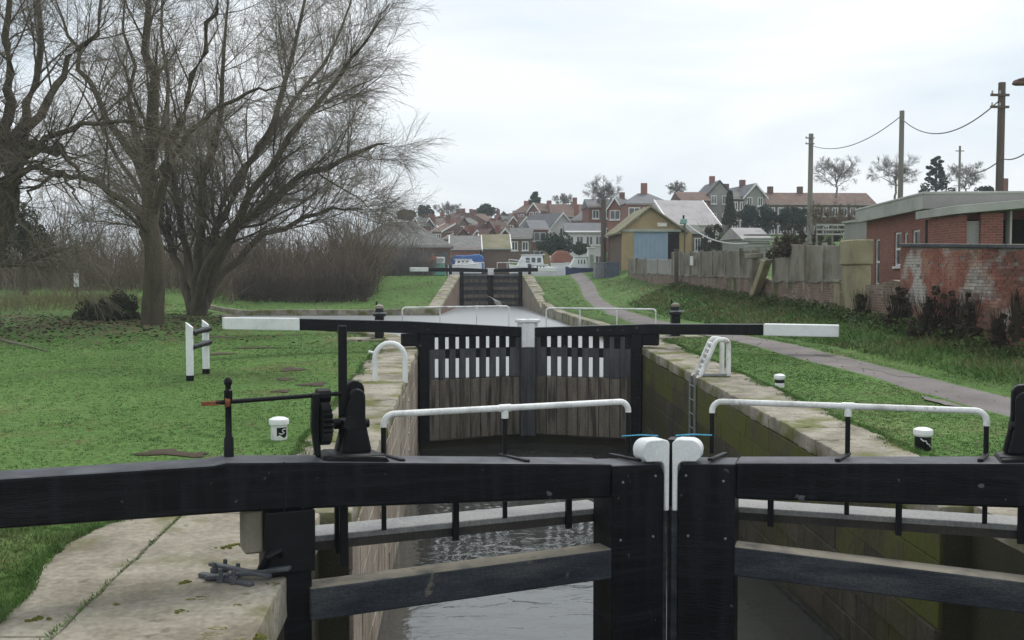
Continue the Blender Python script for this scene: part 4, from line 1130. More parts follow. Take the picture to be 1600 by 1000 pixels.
q3 = pole(1267, 209, 92, .20, 'pale telegraph pole above the fence, leftmost of the three', 'pole_pale', (.4, .9))
def cable(a, b, sag, label, r=.022, m='cable', n=24):
    a, b = Vector(a), Vector(b)
    o = a.lerp(b, .5)
    pts = []
    for i in range(n + 1):
        f = i / n; p = a.lerp(b, f); p.z -= 4 * sag * f * (1 - f); pts.append(p)
    return tag(MB().tube(pts, r, 6).build('overhead_cable', m), label, 'cable')
cable(q1 + Vector((-.2, -.2, -.8)), q2 + Vector((0, 0, -.5)), 1.15, 'drooping cable from the thick pole to the slender pole', .03)
cable(q2 + Vector((0, 0, -.3)), q3 + Vector((0, 0, -1.0)), 1.0, 'drooping cable between the slender pole and the pale pole', .03)
e1 = atY(1660, 170, 30)
cable(q1 + Vector((.1, 0, -3.2)), e1, .5, 'cable running from the thick pole to the right edge', .025)
e2 = atY(1490, 255, 80)
cable(q1 + Vector((.1, 0, -3.2)), e2, .7, 'cable running down behind the outbuilding roof', .03)
# tv aerial pole
p = atY(1500, 228, 95)
t = thing('aerial_mast', 'thin mast standing above the outbuilding roof', 'mast', (p[0], 95, GL(p[0], 95)))
MB().tube([(0, 0, 0), (0, 0, float(p[2]) - GL(p[0], 95))], .10, 8).build('mast', 'pole_pale', t)
MB().box(-.4, .4, -.03, .03, float(p[2]) - GL(p[0], 95) - .5, float(p[2]) - GL(p[0], 95) - .42).build('aerial', 'pole_pale', t)
# street lamp reaching in from the right
p = atY(1584, 131, 25)
t = thing('street_lamp', 'street lamp head reaching into the picture at the top right corner', 'street lamp', (p[0] + 1.6, 25, GL(p[0] + 1.6, 25)))
zl = float(p[2]) - GL(p[0] + 1.6, 25)
MB().tube([(0, 0, 0), (0, 0, zl - .5)], [.09, .06], 10).build('column', 'steel_grey', t, smooth=True)
MB().tube([(0, 0, zl - .5), (-.1, 0, zl - .1), (-.4, 0, zl + .06), (-1.0, 0, zl + .06)], .035, 8).build('arm', 'steel_grey', t, smooth=True)
MB().prism([(-1.6, zl), (-1.55, zl + .10), (-1.3, zl + .17), (-.95, zl + .12), (-.9, zl + .02), (-1.0, zl - .02), (-1.5, zl - .03)], -.13, .13, 'y').build('lantern', 'roof_brown', t, bevel=.02)
# pole at the end of the path
p = atY(943, 312, 96)
t = thing('telegraph_pole', 'brown pole with bare ivy at the far end of the path', 'pole', (p[0], 96, 1.9), 0, 'telegraph poles behind the fence')
MB().tube([(0, 0, 0), (0, 0, float(p[2]) - 1.9)], [.28, .22], 10).build('shaft', 'pole_wood', t, smooth=True)
# green lamp beside the blue door building, with its hanging cable
p = atY(1068, 350, 86); zg = GL(p[0], 86)
t = thing('yard_lamp', 'green yard lamp beside the blue door building', 'lamp', (p[0], 86, zg))
h = float(p[2]) - zg
MB().tube([(.1, 0, 0), (.1, 0, h)], .07, 8).build('column', 'pole_wood', t)
MB().prism([(-.3, h), (.3, h), (.24, h + .42), (-.22, h + .42)], -.2, .2, 'y').build('lantern', 'lamp_green', t, bevel=.04)
MB().tube([(0, 0, h + .42), (0, 0, h + .72)], .08, 8).build('finial', 'black_iron', t)
cable((p[0] + .2, 86, p[2] + .1), atY(1168, 380, 62), .55, 'pale cable sagging from the green lamp over the fence', .045, 'cable_pale')

# ------------------------------------------------------------------ houses
def house(name, label, pxa, pxb, y_eave, y_ridge, Y, wallm, roofm, depth=7.0, rz=0.0, style='ridge', wins=((3, .62),), chim=(), y_base=None, verge=None, group=None, cat='house', extra=1.5, wm='white_paint_worn', winrow=2):
    A, B_ = atY(pxa, y_eave, Y), atY(pxb, y_eave, Y)
    w = float(B_[0] - A[0]); cx = float(A[0] + B_[0]) / 2
    ze = float(A[2]); zr = float(atY(pxa, y_ridge, Y + depth / 2)[2]) - ze
    zg = min(GL(cx, Y), GL(cx, Y + depth)) - extra if y_base is None else float(atY(pxa, y_base, Y)[2])
    t = thing(name, label, cat, (cx, Y, zg), math.radians(rz), group)
    h = ze - zg; x = w / 2
    eo = .25
    if style in ('ridge', 'hip'):
        MB().box(-x, x, 0, depth, 0, h).build('wall', wallm, t)
        if style == 'ridge':
            roof = MB().prism([(-eo, h - .1), (depth / 2, h + zr), (depth + eo, h - .1), (depth / 2, h - .05)], -x - .2, x + .2, 'x').build('roof', roofm, t)
            MB().prism([(.0, h + .004), (depth, h + .004), (depth / 2, h + zr - .16)], -x + .003, x - .003, 'x').build('gable', wallm, t)
            if verge:
                for sx in (-1, 1):
                    MB().prism([(-eo, h - .12), (depth / 2, h + zr + .05), (depth / 2, h + zr - .22), (-eo, h - .36)], *sorted((sx * (x + .205), sx * (x + .33))), 'x').build('verge_board', verge, roof)
        else:
            i = min(x * .75, depth / 2)
            roof = MB().add([(-x - eo, -eo, h - .05), (x + eo, -eo, h - .05), (x + eo, depth + eo, h - .05), (-x - eo, depth + eo, h - .05), (-x + i, depth / 2, h + zr), (x - i, depth / 2, h + zr)],
                            [(0, 1, 5, 4), (1, 2, 5), (2, 3, 4, 5), (3, 0, 4), (0, 3, 2, 1)]).build('roof', roofm, t)
        MB().box(-x - .2, x + .2, -eo - .10, -eo - .01, h - .22, h - .10).build('gutter', 'fascia', roof)
    else:                                   # gable end towards the viewer
        MB().prism([(-x, 0), (x, 0), (x, h), (0, h + zr), (-x, h)], 0, depth, 'y').build('wall', wallm, t)
        roof = MB().prism([(-x - .3, h - .2), (0, h + zr + .12), (x + .3, h - .2), (x + .3, h - .08), (0, h + zr + .26), (-x - .3, h - .08)], -.3, depth + .3, 'y').build('roof', roofm, t)
        if verge:
            for sx in (-1, 1):
                MB().prism([(sx * (x + .32), h - .26), (0, h + zr + .28), (0, h + zr - .05), (sx * (x + .32), h - .55)], -.42, -.305, 'y').build('verge_board', verge, roof)
    for (nw, ww) in wins:
        for r in range(winrow):
            for k in range(nw):
                cxw = -x + w * (k + .5) / nw; zt = h - .55 - r * 2.6 if style != 'gable' else h - .2 - r * 2.6
                if zt - 1.3 < .2: continue
                f = MB().box(cxw - ww, cxw + ww, -.06, -.003, zt - 1.25, zt).build('window', wm, t)
                MB().box(cxw - ww + .12, cxw - .05, -.075, -.062, zt - 1.13, zt - .12).box(cxw + .05, cxw + ww - .12, -.075, -.062, zt - 1.13, zt - .12).build('pane', 'glass', f)
                MB().box(cxw - ww - .08, cxw + ww + .08, -.16, -.003, zt - 1.38, zt - 1.255).build('sill', wm, f)
    for (fx, hh) in chim:
        zc_ = h + zr
        yy = depth / 2
        c = MB().box(-x + w * fx - .38, -x + w * fx + .38, yy - .3, yy + .3, zc_ - .7, zc_ + hh).build('chimney', wallm if wallm.startswith('brick') else 'brick_far', roof)
    return t

TG = 'terraced houses crowded on the hillside'
house('boat_shed', 'long low workshop with grey hipped roof behind the grass bank', 540, 704, 383, 346, 106, 'brick_brown', 'roof_grey', 12, 0, 'hip', ((6, .7),), cat='building', winrow=1, extra=.5, wm='brick_brown')
house('brick_house', 'low red brick workshop with pale verge boards, left one of two', 705, 750, 388, 368, 130, 'brick_far', 'roof_grey', 9, 0, 'ridge', (), verge='white_paint_worn', cat='building', extra=.5)
house('brick_house', 'low brick workshop with pale verge boards, right one of two', 752, 796, 387, 366, 131, 'brick_brown', 'roof_moss', 9, 0, 'ridge', (), verge='white_paint_worn', cat='building', winrow=1, extra=.5)
house('brick_house', 'dark brown brick house with grey roof above the cruisers', 796, 829, 371, 356, 146, 'brick_brown', 'roof_grey', 8, -8, 'ridge', ((2, .45),), extra=.5)
house('brick_house', 'narrow red brick house with stacked white windows', 830, 857, 357, 344, 150, 'brick_far', 'roof_slate', 7, 6, 'ridge', ((3, .55),), extra=.5, winrow=3)
house('gable_house', 'house with bright white gable and verges above the dark tree', 858, 899, 354, 337, 160, 'render_white', 'roof_slate', 10, 25, 'gable', ((1, .5),), verge='white_paint', extra=.5)
house('white_house', 'long white rendered house with grey roof', 884, 943, 362, 348, 140, 'render_white', 'roof_slate', 8, -4, 'ridge', ((4, .5),), extra=.5)
house('brick_house', 'red and white semi with grey hipped roof behind the white house', 895, 945, 344, 330, 160, 'brick_far', 'roof_grey', 8, 0, 'hip', ((3, .8),), chim=((.2, 1.0),), extra=.5)
house('brick_house', 'brown roofed house under the tall bare tree', 862, 912, 337, 319, 186, 'brick_far', 'roof_brown', 8, 0, 'ridge', ((3, .5),), chim=((.8, 1.2),))
house('gable_house', 'red brick gabled house with white windows right of the path pole', 950, 972, 326, 314, 138, 'brick_far', 'roof_slate', 9, -20, 'gable', ((1, .7),), verge='white_paint_worn')
house('brick_house', 'blue grey slate roofed house behind the gabled house', 920, 985, 322, 311, 152, 'brick_far', 'roof_slate', 8, 0, 'ridge', ((3, .5),), chim=((.9, 1.0),))
house('brick_house', 'red brick house with hipped roof and large central chimney', 980, 1047, 317, 302, 132, 'brick_far', 'roof_slate', 8, 0, 'hip', ((3, .75),), chim=((.52, 1.3),))
house('barn', 'barn with large pale lilac roof and white gable edge', 1050, 1124, 350, 313, 112, 'render_white', 'roof_pale', 12, 6, 'ridge', ((2, .5),), verge='white_paint_worn', cat='building', winrow=1)
house('brick_house', 'house with dark brown roof behind the pale barn', 1065, 1110, 311, 300, 150, 'brick_far', 'roof_brown', 8, 0, 'ridge', ((2, .5),))
house('gable_house', 'grey gabled house with central chimney on the skyline', 1107, 1141, 303, 288, 152, 'render_grey', 'roof_slate', 9, 0, 'gable', ((2, .4),), chim=((.5, 1.2),))
house('brick_house', 'skyline house with grey roof right of the tall conifer', 1143, 1166, 309, 297, 150, 'brick_brown', 'roof_grey', 8, 0, 'ridge', ((2, .4),), chim=((.1, .9),))
house('gable_house', 'pale gabled house with chimney above the dark evergreens', 1162, 1197, 306, 293, 150, 'render_grey', 'roof_slate', 9, 8, 'gable', ((2, .4),), chim=((.5, 1.1),), verge='white_paint_worn')
house('long_terrace', 'long brick terrace with dark brown roof along the right skyline', 1199, 1368, 318, 301, 150, 'brick_brown', 'roof_brown', 8, 0, 'ridge', ((12, .45),), chim=((.1, .9), (.38, .9)), cat='building')
house('brick_house', 'red chimneyed house at the right edge behind the lean-to', 1588, 1640, 312, 300, 120, 'brick_far', 'roof_brown', 8, 0, 'ridge', ((2, .45),), chim=((.15, 1.6),))
# rows of terraced houses climbing the slope
LT = 'small brown roofed brick terraced house among the rows on the far slope'
rows = [  # px start, px end, y eave, y ridge, Y, n
    (690, 800, 370, 361, 158, 5), (672, 795, 361, 351, 178, 6), (676, 830, 350, 341, 200, 8), (690, 860, 343, 334, 222, 8), (800, 868, 331, 322, 205, 3), (640, 700, 352, 343, 190, 3)]
ORD = ['leftmost', 'second', 'third', 'fourth', 'fifth', 'sixth', 'seventh', 'eighth']
RN = ['the lowest terrace row on the slope', 'the second terrace row up the slope', 'the third terrace row up the slope', 'the topmost terrace row on the slope', 'the short row below the pointed conifer', 'the short row above the workshop roof']
for ri, (a, b, ye, yr, Y, n) in enumerate(rows):
    wpx = (b - a) / n
    for k in range(n):
        j = random.uniform(-2, 2)
        house('terraced_house', ORD[k] + ' brick house' + (' from the left' if k else '') + ' in ' + RN[ri], a + k * wpx + 1, a + (k + 1) * wpx - 1 + random.uniform(0, 3), ye + j, yr + j + random.uniform(-1.5, 1), Y + random.uniform(-3, 3), random.choice(['brick_far', 'brick_far', 'brick_brown']),
              random.choice(['roof_brown', 'roof_brown', 'roof_grey', 'roof_brown']), 7, random.choice([0, -25, 18, 40, -40, 5]), random.choice(['ridge', 'ridge', 'gable']), ((2, .5),), chim=((random.choice([.15, .85]), .8),), verge=random.choice([None, 'white_paint_worn', None]), group=TG)
house('white_house', 'small pale house under the round dark tree on the skyline', 745, 768, 343, 337, 240, 'render_white', 'roof_grey', 7, 0, 'ridge', ((2, .5),))

# tan building with the big blue door
A = atY(972, 362, 88); B_ = atY(1064, 358, 88)
w = float(B_[0] - A[0]); zb = GL(float(A[0]), 88) - .3; ze = float(A[2]) - zb; zp = float(atY(1016, 326, 88)[2]) - zb
t = thing('canal_warehouse', 'tan gabled warehouse with a wide pale blue door', 'building', (float(A[0]), 88, zb), 0)
px_ = float(atY(1016, 326, 88)[0]) - float(A[0])
dl, dr = float(atY(990, 380, 88)[0] - A[0]), float(atY(1044, 380, 88)[0] - A[0])
er = float(atY(1062, 380, 88)[0] - A[0])
dh = float(atY(1000, 359, 88)[2]) - zb
MB().box(0, dl, 0, .3, 0, ze).build('front_wall', 'render_tan', t)
MB().box(er, w + .9, 0, .3, 0, ze - .05).build('front_wall', 'render_tan', t)
MB().prism([(0, ze + .003), (dl, ze + .003), (dl, dh), (w + .3, dh), (w + .3, ze + .003), (px_, zp)], 0, .3, 'y').build('gable', 'render_tan', t)
MB().box(dl + .004, dr, .10, .18, 0, dh - .004).build('sliding_door', 'door_blue', t)
for k in range(7):
    xk = dl + (dr - dl) * (k + 1) / 8
    MB().box(xk - .02, xk + .02, .075, .098, .05, dh - .05).build('door_rib', 'door_blue', t)
MB().box(-.02, er + .1, -.10, -.004, dh - .16, dh + .06).build('door_track', 'fascia', t)
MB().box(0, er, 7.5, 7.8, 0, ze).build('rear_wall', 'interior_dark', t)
MB().box(.003, .3, .303, 8, 0, ze - .1).build('side_wall', 'brick_brown', t)
MB().box(w, w + .3, .303, 8, 0, ze - .1).build('side_wall', 'brick_brown', t)
MB().prism([(-.45, ze - .22), (px_, zp + .06), (w + .55, ze - .15), (w + .55, ze + .0), (px_, zp + .24), (-.45, ze - .06)], -.35, 8.3, 'y').build('roof', 'roof_moss', t)
MB().box(px_ + .6, px_ + 1.4, -.06, -.003, ze + .45, ze + .75).build('vent_window', 'white_paint_worn', t)
# pale patched stub wall right of it
house('stub_building', 'patchy whitewashed low brick building right of the blue door', 1082, 1098, 362, 352, 96, 'old_brick_patch', 'roof_grey', 6, 0, 'ridge', ((1, .3),), cat='building', winrow=1)
# low pale roofs behind the fence
house('low_shed', 'low shed with pale curved roof behind the fence', 1160, 1204, 372, 356, 84, 'render_grey', 'roof_pale', 4, 10, 'ridge', (), cat='shed', extra=.3)
# stacked boards and rails behind the fence
p = atY(1165, 366, 78)
t = thing('timber_stack', 'stack of pale boards behind the concrete fence', 'timber', (float(p[0]), 78, GL(float(p[0]), 78)))
zz = float(p[2]) - GL(float(p[0]), 78)
for k in range(5):
    MB().box(random.uniform(0, .5), 3.1 + random.uniform(-.4, .4), -.6, .6, zz - .28 * k - .1, zz - .28 * k).build('board', 'fascia' if k % 2 else 'render_grey', t)
for sx in (.5, 2.6):
    MB().box(sx, sx + .15, -.5, .5, 0, zz - 1.25).build('bearer', 'pole_wood', t)
p = atY(1276, 352, 62)
t = thing('rail_fence', 'pale horizontal rails behind the tall fence panels', 'fence', (float(p[0]), 62, GL(float(p[0]), 62)))
zz = float(p[2]) - GL(float(p[0]), 62)
for k in range(3):
    MB().box(0, 3.0, -.03, .03, zz - .02 - .28 * k, zz + .08 - .28 * k).build('rail', 'fascia', t)
for k in range(4):
    MB().box(.95 * k, .95 * k + .09, .034, .12, 0, zz + .1).build('post', 'pole_pale', t)
# dark containers by the path end
for (a, b, y0, y1, Y, lab, m) in ((930, 948, 412, 446, 86, 'dark grey steel cabinet at the end of the path', 'steel_grey'), (947, 968, 411, 441, 85, 'dark blue skip beside the path end', 'drum_blue')):
    A = atY(a, y1, Y); B_ = atY(b, y0, Y)
    t = thing('storage_bin', lab, 'container', (float(A[0]), Y, GL(float(A[0]), Y) - .05))
    w = float(B_[0] - A[0]); h = float(B_[2]) - t.location.z
    MB().box(0, w, 0, 1.2, 0, h).build('body', m, t, bevel=.03)
    MB().box(-.04, w + .04, -.05, 1.25, h + .003, h + .08).build('lid', m, t, bevel=.02)
    for k in range(3):
        MB().box(w * (k + .5) / 3 - .03, w * (k + .5) / 3 + .03, -.03, -.003, .1, h - .1).build('rib', m, t)
# white pillar by the boats
A = atY(919, 427, 100); B_ = atY(930, 372, 100)
t = thing('white_hut', 'narrow tall white kiosk beside the boats', 'hut', (float(A[0]), 100, 2.0))
w = float(B_[0] - A[0]); h = float(atY(919, 388, 100)[2]) - 2.0
MB().box(0, w, 0, .8, 0, h).build('wall', 'render_white', t, bevel=.02)
MB().box(-.08, w + .08, -.08, .88, h + .003, h + .12).build('roof', 'render_white', t, bevel=.02)
MB().box(.15, w - .15, -.03, -.003, .1, h - .6).build('door', 'fascia', t)

# ------------------------------------------------------------------ boats
def boat(label, pxa, pxb, ydeck, Y, hullm, cabin, topm=None, zw=WATER_BASIN, name='cabin_cruiser', beam=2.6, flip=1, rails=False, ycab=None, hoodm=None):
    A, B_ = atY(pxa, ydeck, Y), atY(pxb, ydeck, Y)
    Lb = float(B_[0] - A[0]); hd = max(.5, float(A[2]) - zw)
    t = thing(name, label, 'boat', (float(A[0] + B_[0]) / 2, Y, zw), 0 if flip > 0 else math.pi)
    # hull loft (bow at +x)
    n = 9; secs = []
    for i in range(n):
        f = i / (n - 1); x = -Lb / 2 + Lb * f
        wv = beam / 2 * (1 - max(0, (f - .45) / .55) ** 2.2) + .03
        sh_ = hd * (1 + .35 * max(0, f - .4) ** 1.5)
        secs.append([(x, -wv * .8, -.25), (x, -wv, sh_ * .6), (x + .05 * f, -wv * 1.02, sh_), (x + .05 * f, wv * 1.02, sh_), (x, wv, sh_ * .6), (x, wv * .8, -.25)])
    vs = [p for s_ in secs for p in s_]; fs = []
    for i in range(n - 1):
        for j in range(6):
            fs.append((i * 6 + j, i * 6 + (j + 1) % 6, (i + 1) * 6 + (j + 1) % 6, (i + 1) * 6 + j))
    fs += [tuple(range(6)), tuple(range((n - 1) * 6, n * 6))]
    MB().add(vs, fs).build('hull', hullm, t)
    MB().tube([(s_[2][0], s_[2][1] * 1.01, s_[2][2]) for s_ in secs], .05, 6).build('rubbing_strake', 'white_paint_worn', t)
    hc = (float(atY(pxa, ycab, Y)[2]) - zw - hd) if ycab else 1.0
    if cabin:
        x0, x1 = -Lb * .30, Lb * .22; wc = beam * .36
        cb = MB().hexa([(x0, -wc, hd + .003), (x1 + .5, -wc, hd + .003), (x1 + .5, wc, hd + .003), (x0, wc, hd + .003), (x0 + .1, -wc * .88, hd + hc), (x1 - .1, -wc * .88, hd + hc), (x1 - .1, wc * .88, hd + hc), (x0 + .1, wc * .88, hd + hc)]).build('cabin', cabin, t, bevel=.05)
        k = 3
        for sy in (-1, 1):
            for i in range(k):
                xa = x0 + .3 + (x1 - x0 - .5) * i / k; xb = xa + (x1 - x0 - .5) / k - .18
                yl, yh = sy * (wc * .97 + .0), sy * (wc * .915)
                MB().hexa([(xa, yl + sy * .005, hd + hc * .38), (xb, yl + sy * .005, hd + hc * .38), (xb, yl + sy * .03, hd + hc * .38), (xa, yl + sy * .03, hd + hc * .38), (xa, yh + sy * .005, hd + hc * .78), (xb, yh + sy * .005, hd + hc * .78), (xb, yh + sy * .03, hd + hc * .78), (xa, yh + sy * .03, hd + hc * .78)]).build('window', 'glass', t)
        MB().box(x0 - .1, x1, -wc, wc, hd + hc + .003, hd + hc + .07).build('cabin_roof', topm or 'boat_white', t, bevel=.02)
    if hoodm:
        MB().prism([(-Lb * .46, hd + .003), (-Lb * .29, hd + .003), (-Lb * .30, hd + hc + .25), (-Lb * .36, hd + hc + .3), (-Lb * .44, hd + hc * .8)], -beam * .35, beam * .35, 'y').build('canvas_hood', hoodm, t, bevel=.05)
    if rails:
        for sy in (-1, 1):
            MB().tube([(s_[2][0], s_[2][1] * sy * -.9, s_[2][2] + .55) for s_ in secs[4:]], .03, 6).build('pulpit_rail', 'white_paint_worn', t)
            for s_ in secs[4::2]:
                MB().tube([(s_[2][0], s_[2][1] * sy * -.9, s_[2][2]), (s_[2][0], s_[2][1] * sy * -.9, s_[2][2] + .55)], .025, 6).build('stanchion', 'white_paint_worn', t)
    return t
boat('white cabin cruiser with olive canvas hood right of the farther lock', 796, 862, 417, 104, 'boat_white', 'boat_white', None, ycab=399, rails=True, hoodm='canvas_olive', beam=3.0, flip=-1)
boat('low white cruiser with dark windows behind the olive hooded one', 822, 880, 411, 112, 'boat_white', 'boat_white', None, ycab=401, rails=True, beam=2.8)
boat('white motor boat moored in front, bow to the right', 824, 868, 421, 102, 'boat_white', 'boat_white', None, ycab=414, beam=2.4)
boat('boat under a big rust red canvas cover', 858, 897, 412, 108, 'boat_white', None, None, beam=2.8)
A = atY(861, 411, 108); B_ = atY(893, 392, 108)
cv = MB(); wv = float(B_[0] - A[0]); hv = float(B_[2] - A[2])
cv = tag(MB().prism([(0, 0), (wv, 0), (wv * .97, hv * .55), (wv * .72, hv * .92), (wv * .3, hv), (wv * .04, hv * .62)], -1.1, 1.1, 'y').build('boat_cover', 'canvas_red', bevel=.12, seg=2), 'rust red canvas cover draped over a moored boat', 'boat cover')
cv.location = (float(A[0]), 108, float(A[2]) + .02)
boat('narrow boat with white cabin and navy blue hull', 884, 926, 419, 101, 'boat_blue', 'boat_white', None, ycab=402, name='narrow_boat', beam=2.1, flip=-1)
boat('boat with blue and white trim half hidden by the farther gate', 700, 752, 414, 107, 'boat_white', 'boat_white', None, ycab=406, beam=2.4)
# tarpaulin covered boat
A = atY(690, 416, 112); B_ = atY(757, 397, 112); wv = float(B_[0] - A[0]); hv = float(B_[2] - A[2])
o = tag(MB().prism([(0, -.6), (wv, -.6), (wv * .98, hv * .75), (wv * .88, hv), (wv * .55, hv * .86), (wv * .35, hv * .9), (wv * .12, hv * .45)], -1.2, 1.2, 'y').build('tarpaulin', 'tarp_blue', bevel=.15, seg=2), 'crumpled bright blue tarpaulin over stored goods behind the farther lock', 'tarpaulin')
o.location = (float(A[0]), 112, float(A[2]))
# small crane: green base, white cab, orange folded jib
A = atY(671, 418, 99); t = thing('yard_crane', 'small green based yard crane with white cab and orange jib', 'crane', (float(A[0]), 99, GL(float(A[0]), 99)))
S_ = 99 / F
MB().prism([(0, 0), (26 * S_, 0), (23 * S_, 19 * S_), (6 * S_, 19 * S_)], -.8, .8, 'y').build('base', 'green_paint', t, bevel=.05)
cbm = MB().box(11 * S_, 24 * S_, -.6, .6, 19.2 * S_, 29 * S_).build('cab', 'boat_white', t, bevel=.05)
MB().box(13 * S_, 22 * S_, -.63, -.603, 22 * S_, 27 * S_).build('window', 'fascia', cbm)
MB().prism([(11 * S_, 31 * S_), (12 * S_, 26 * S_), (-12 * S_, 8 * S_), (-14 * S_, 13 * S_), (-8 * S_, 16 * S_), (-4 * S_, 26 * S_)], -.25, .25, 'y').build('jib', 'orange_paint', t, bevel=.04)
MB().prism([(-17 * S_, 12 * S_), (-2 * S_, 9 * S_), (-3 * S_, 14 * S_), (-15 * S_, 16 * S_)], -.3, .3, 'y').build('counterweight', 'orange_paint', t, bevel=.04)
MB().box(-12 * S_, 2 * S_, -.7, .7, 0, 7.5 * S_).build('track', 'black_iron', t, bevel=.05)
# yellow drum
A = atY(630, 424, 97)
t = thing('yellow_tank', 'small ochre tank at the end of the farther white beam', 'tank', (float(A[0]), 97, GL(float(A[0]), 97)))
MB().lathe([(.42, 0), (.45, .08), (.45, .75), (.36, .86), (.1, .9)], 14).build('body', 'yellow_paint', t, smooth=True)
MB().lathe([(.1, .9), (.1, 1.0)], 10).build('cap', 'black_iron', t)
# parked white vans seen through the brush
for k, (pa, pb_, yt, yb_) in enumerate(((596, 612, 402, 424), (452, 480, 398, 422), (405, 432, 399, 421))):
    A = atY(pa, yb_, 98); B_ = atY(pb_, yt, 98); w = float(B_[0] - A[0]); h = float(B_[2] - A[2])
    t = thing('parked_van', ['white van half hidden by the right end of the thicket', 'white van behind the middle of the thicket', 'white van behind the thicket nearest the willow trunk'][k], 'van', (float(A[0]), 98, GL(float(A[0]), 98)), 0, 'white vans behind the thicket')
    MB().prism([(0, .3), (w, .3), (w, h * .55), (w * .85, h * .62), (w * .7, h), (0, h)], -.9, .9, 'y').build('body', 'boat_white', t, bevel=.05)
    MB().prism([(w * .72, h * .62), (w * .83, h * .62), (w * .7, h * .93), (w * .6, h * .93)], -.93, -.903, 'y').build('window', 'glass', t)
    for fx in (.2, .8):
        MB().tube([(w * fx, -.92, .32), (w * fx, -.7, .32)], .32, 14).build('wheel', 'black_iron', t)

# ------------------------------------------------------------------ trees
def nrm(v): return v / (np.linalg.norm(v, axis=-1, keepdims=True) + 1e-9)
def tubes(P, R, sides):
    """P (N,K,3), R (N,K) -> verts, quads"""
    N_, K = P.shape[:2]
    T = nrm(np.gradient(P, axis=1))
    ref = np.where(np.abs(T[..., 2:3]) > .9, np.array([1., 0, 0]), np.array([0, 0, 1.]))
    A = nrm(np.cross(T, ref)); B_ = np.cross(T, A)
    th = np.arange(sides) * 2 * np.pi / sides
    V = P[:, :, None] + R[:, :, None, None] * (A[:, :, None] * np.cos(th)[:, None] + B_[:, :, None] * np.sin(th)[:, None])
    ii = np.arange(N_ * K * sides).reshape(N_, K, sides); jj = np.roll(ii, -1, 2)
    Q = np.stack([ii[:, :-1], jj[:, :-1], jj[:, 1:], ii[:, 1:]], -1).reshape(-1, 4)
    return V.reshape(-1, 3), Q
def grow(P, R, n, ang, length, K, r_f, up=.0, droop=0.0, noise=.12, tmin=.15, tmax=1.0, bias=None, r_end=.35):
    """children on parents: n per parent"""
    N_, KP = P.shape[:2]
    pi = np.repeat(np.arange(N_), n); M = len(pi)
    t = rng.uniform(tmin, tmax, M) ** .9; f = t * (KP - 1); i = np.minimum(f.astype(int), KP - 2); u = (f - i)[:, None]
    S = P[pi, i] * (1 - u) + P[pi, i + 1] * u
    T = nrm(P[pi, i + 1] - P[pi, i])
    r0 = (R[pi, i] * (1 - u[:, 0]) + R[pi, i + 1] * u[:, 0]) * r_f
    rv = nrm(rng.normal(size=(M, 3))); side = nrm(np.cross(T, rv))
    a = rng.normal(ang[0], ang[1], M)[:, None]
    D = nrm(T * np.cos(a) + side * np.sin(a))
    if bias is not None: D = nrm(D + np.array(bias))
    Ls = rng.uniform(length[0], length[1], M) * (1.15 - .45 * t)
    seg = (Ls / (K - 1))[:, None]
    out = [S]
    for k in range(K - 1):
        D = nrm(D + rng.normal(size=(M, 3)) * noise + np.array([0, 0, up * (1 - k / K) - droop * (k / K)]))
        out.append(out[-1] + D * seg)
    Pc = np.stack(out, 1)
    Rc = np.maximum(r0[:, None] * np.linspace(1, r_end, K), .0035)
    return Pc, Rc
def limb(pts, r0, r1, K=14, wob=.10):
    pts = np.array(pts, float); s = np.linspace(0, len(pts) - 1, K)
    out = np.zeros((K, 3))
    for d in range(3):
        # smooth through the control points
        c = np.interp(s, np.arange(len(pts)), pts[:, d]); c[1:-1] = (c[:-2] + 2 * c[1:-1] + c[2:]) / 4; out[:, d] = c
    if r1 < .1: r1 *= .3
    out[2:] += rng.normal(0, wob, (K - 2, 3))
    return out, np.linspace(1, 0, K) ** .8 * (r0 - r1) + r1
def join(parts):
    V, Q, o = [], [], 0
    for v, q in parts: V.append(v); Q.append(q + o); o += len(v)
    return np.concatenate(V), np.concatenate(Q)

def bare_tree(name, label, base, limbs, n2, n3, n4, l2, l3, l4, up=(.10, .08, .05), droop=(0, .05, .12), twm='twig', bk='bark', ang=(.75, .6, .55), tw_r=.006, group=None, rf=.5, KT=4):
    base = np.array(base, float)
    t = thing(name, label, 'tree', base, 0, group)
    Ps, Rs = zip(*[limb(*l) for l in limbs]); P1 = np.stack(Ps); R1 = np.stack(Rs)
    P2, R2 = grow(P1, R1, n2, (ang[0], .22), l2, 9, rf, up[0], droop[0], .10, .22, 1.0)
    P3, R3 = grow(P2, R2, n3, (ang[1], .22), l3, 7, .5, up[1], droop[1], .12, .12, 1.0)
    R3 = np.maximum(R3, tw_r * 1.5)
    v, q = join([tubes(P1, R1, 9), tubes(P2, R2, 5)])
    raw_mesh('trunk', v, q, bk, t, smooth=True)
    parts = [tubes(P3, R3, 3)]
    if n4:
        P4, R4 = grow(P3, R3, n4, (ang[2], .25), l4, KT, .6, up[2], droop[2], .12, .1, 1.0)
        R4 = np.maximum(R4, tw_r * .9) * 1.0
        parts.append(tubes(P4, R4, 3))
        k = grow(P2, R2, max(2, n3 // 2), (ang[2], .3), l4, KT, .3, up[2], droop[2], .12, .3, 1.0)
        parts.append(tubes(k[0], np.maximum(k[1], tw_r), 3))
    v, q = join(parts)
    raw_mesh('crown', v, q, twm, t)
    return t

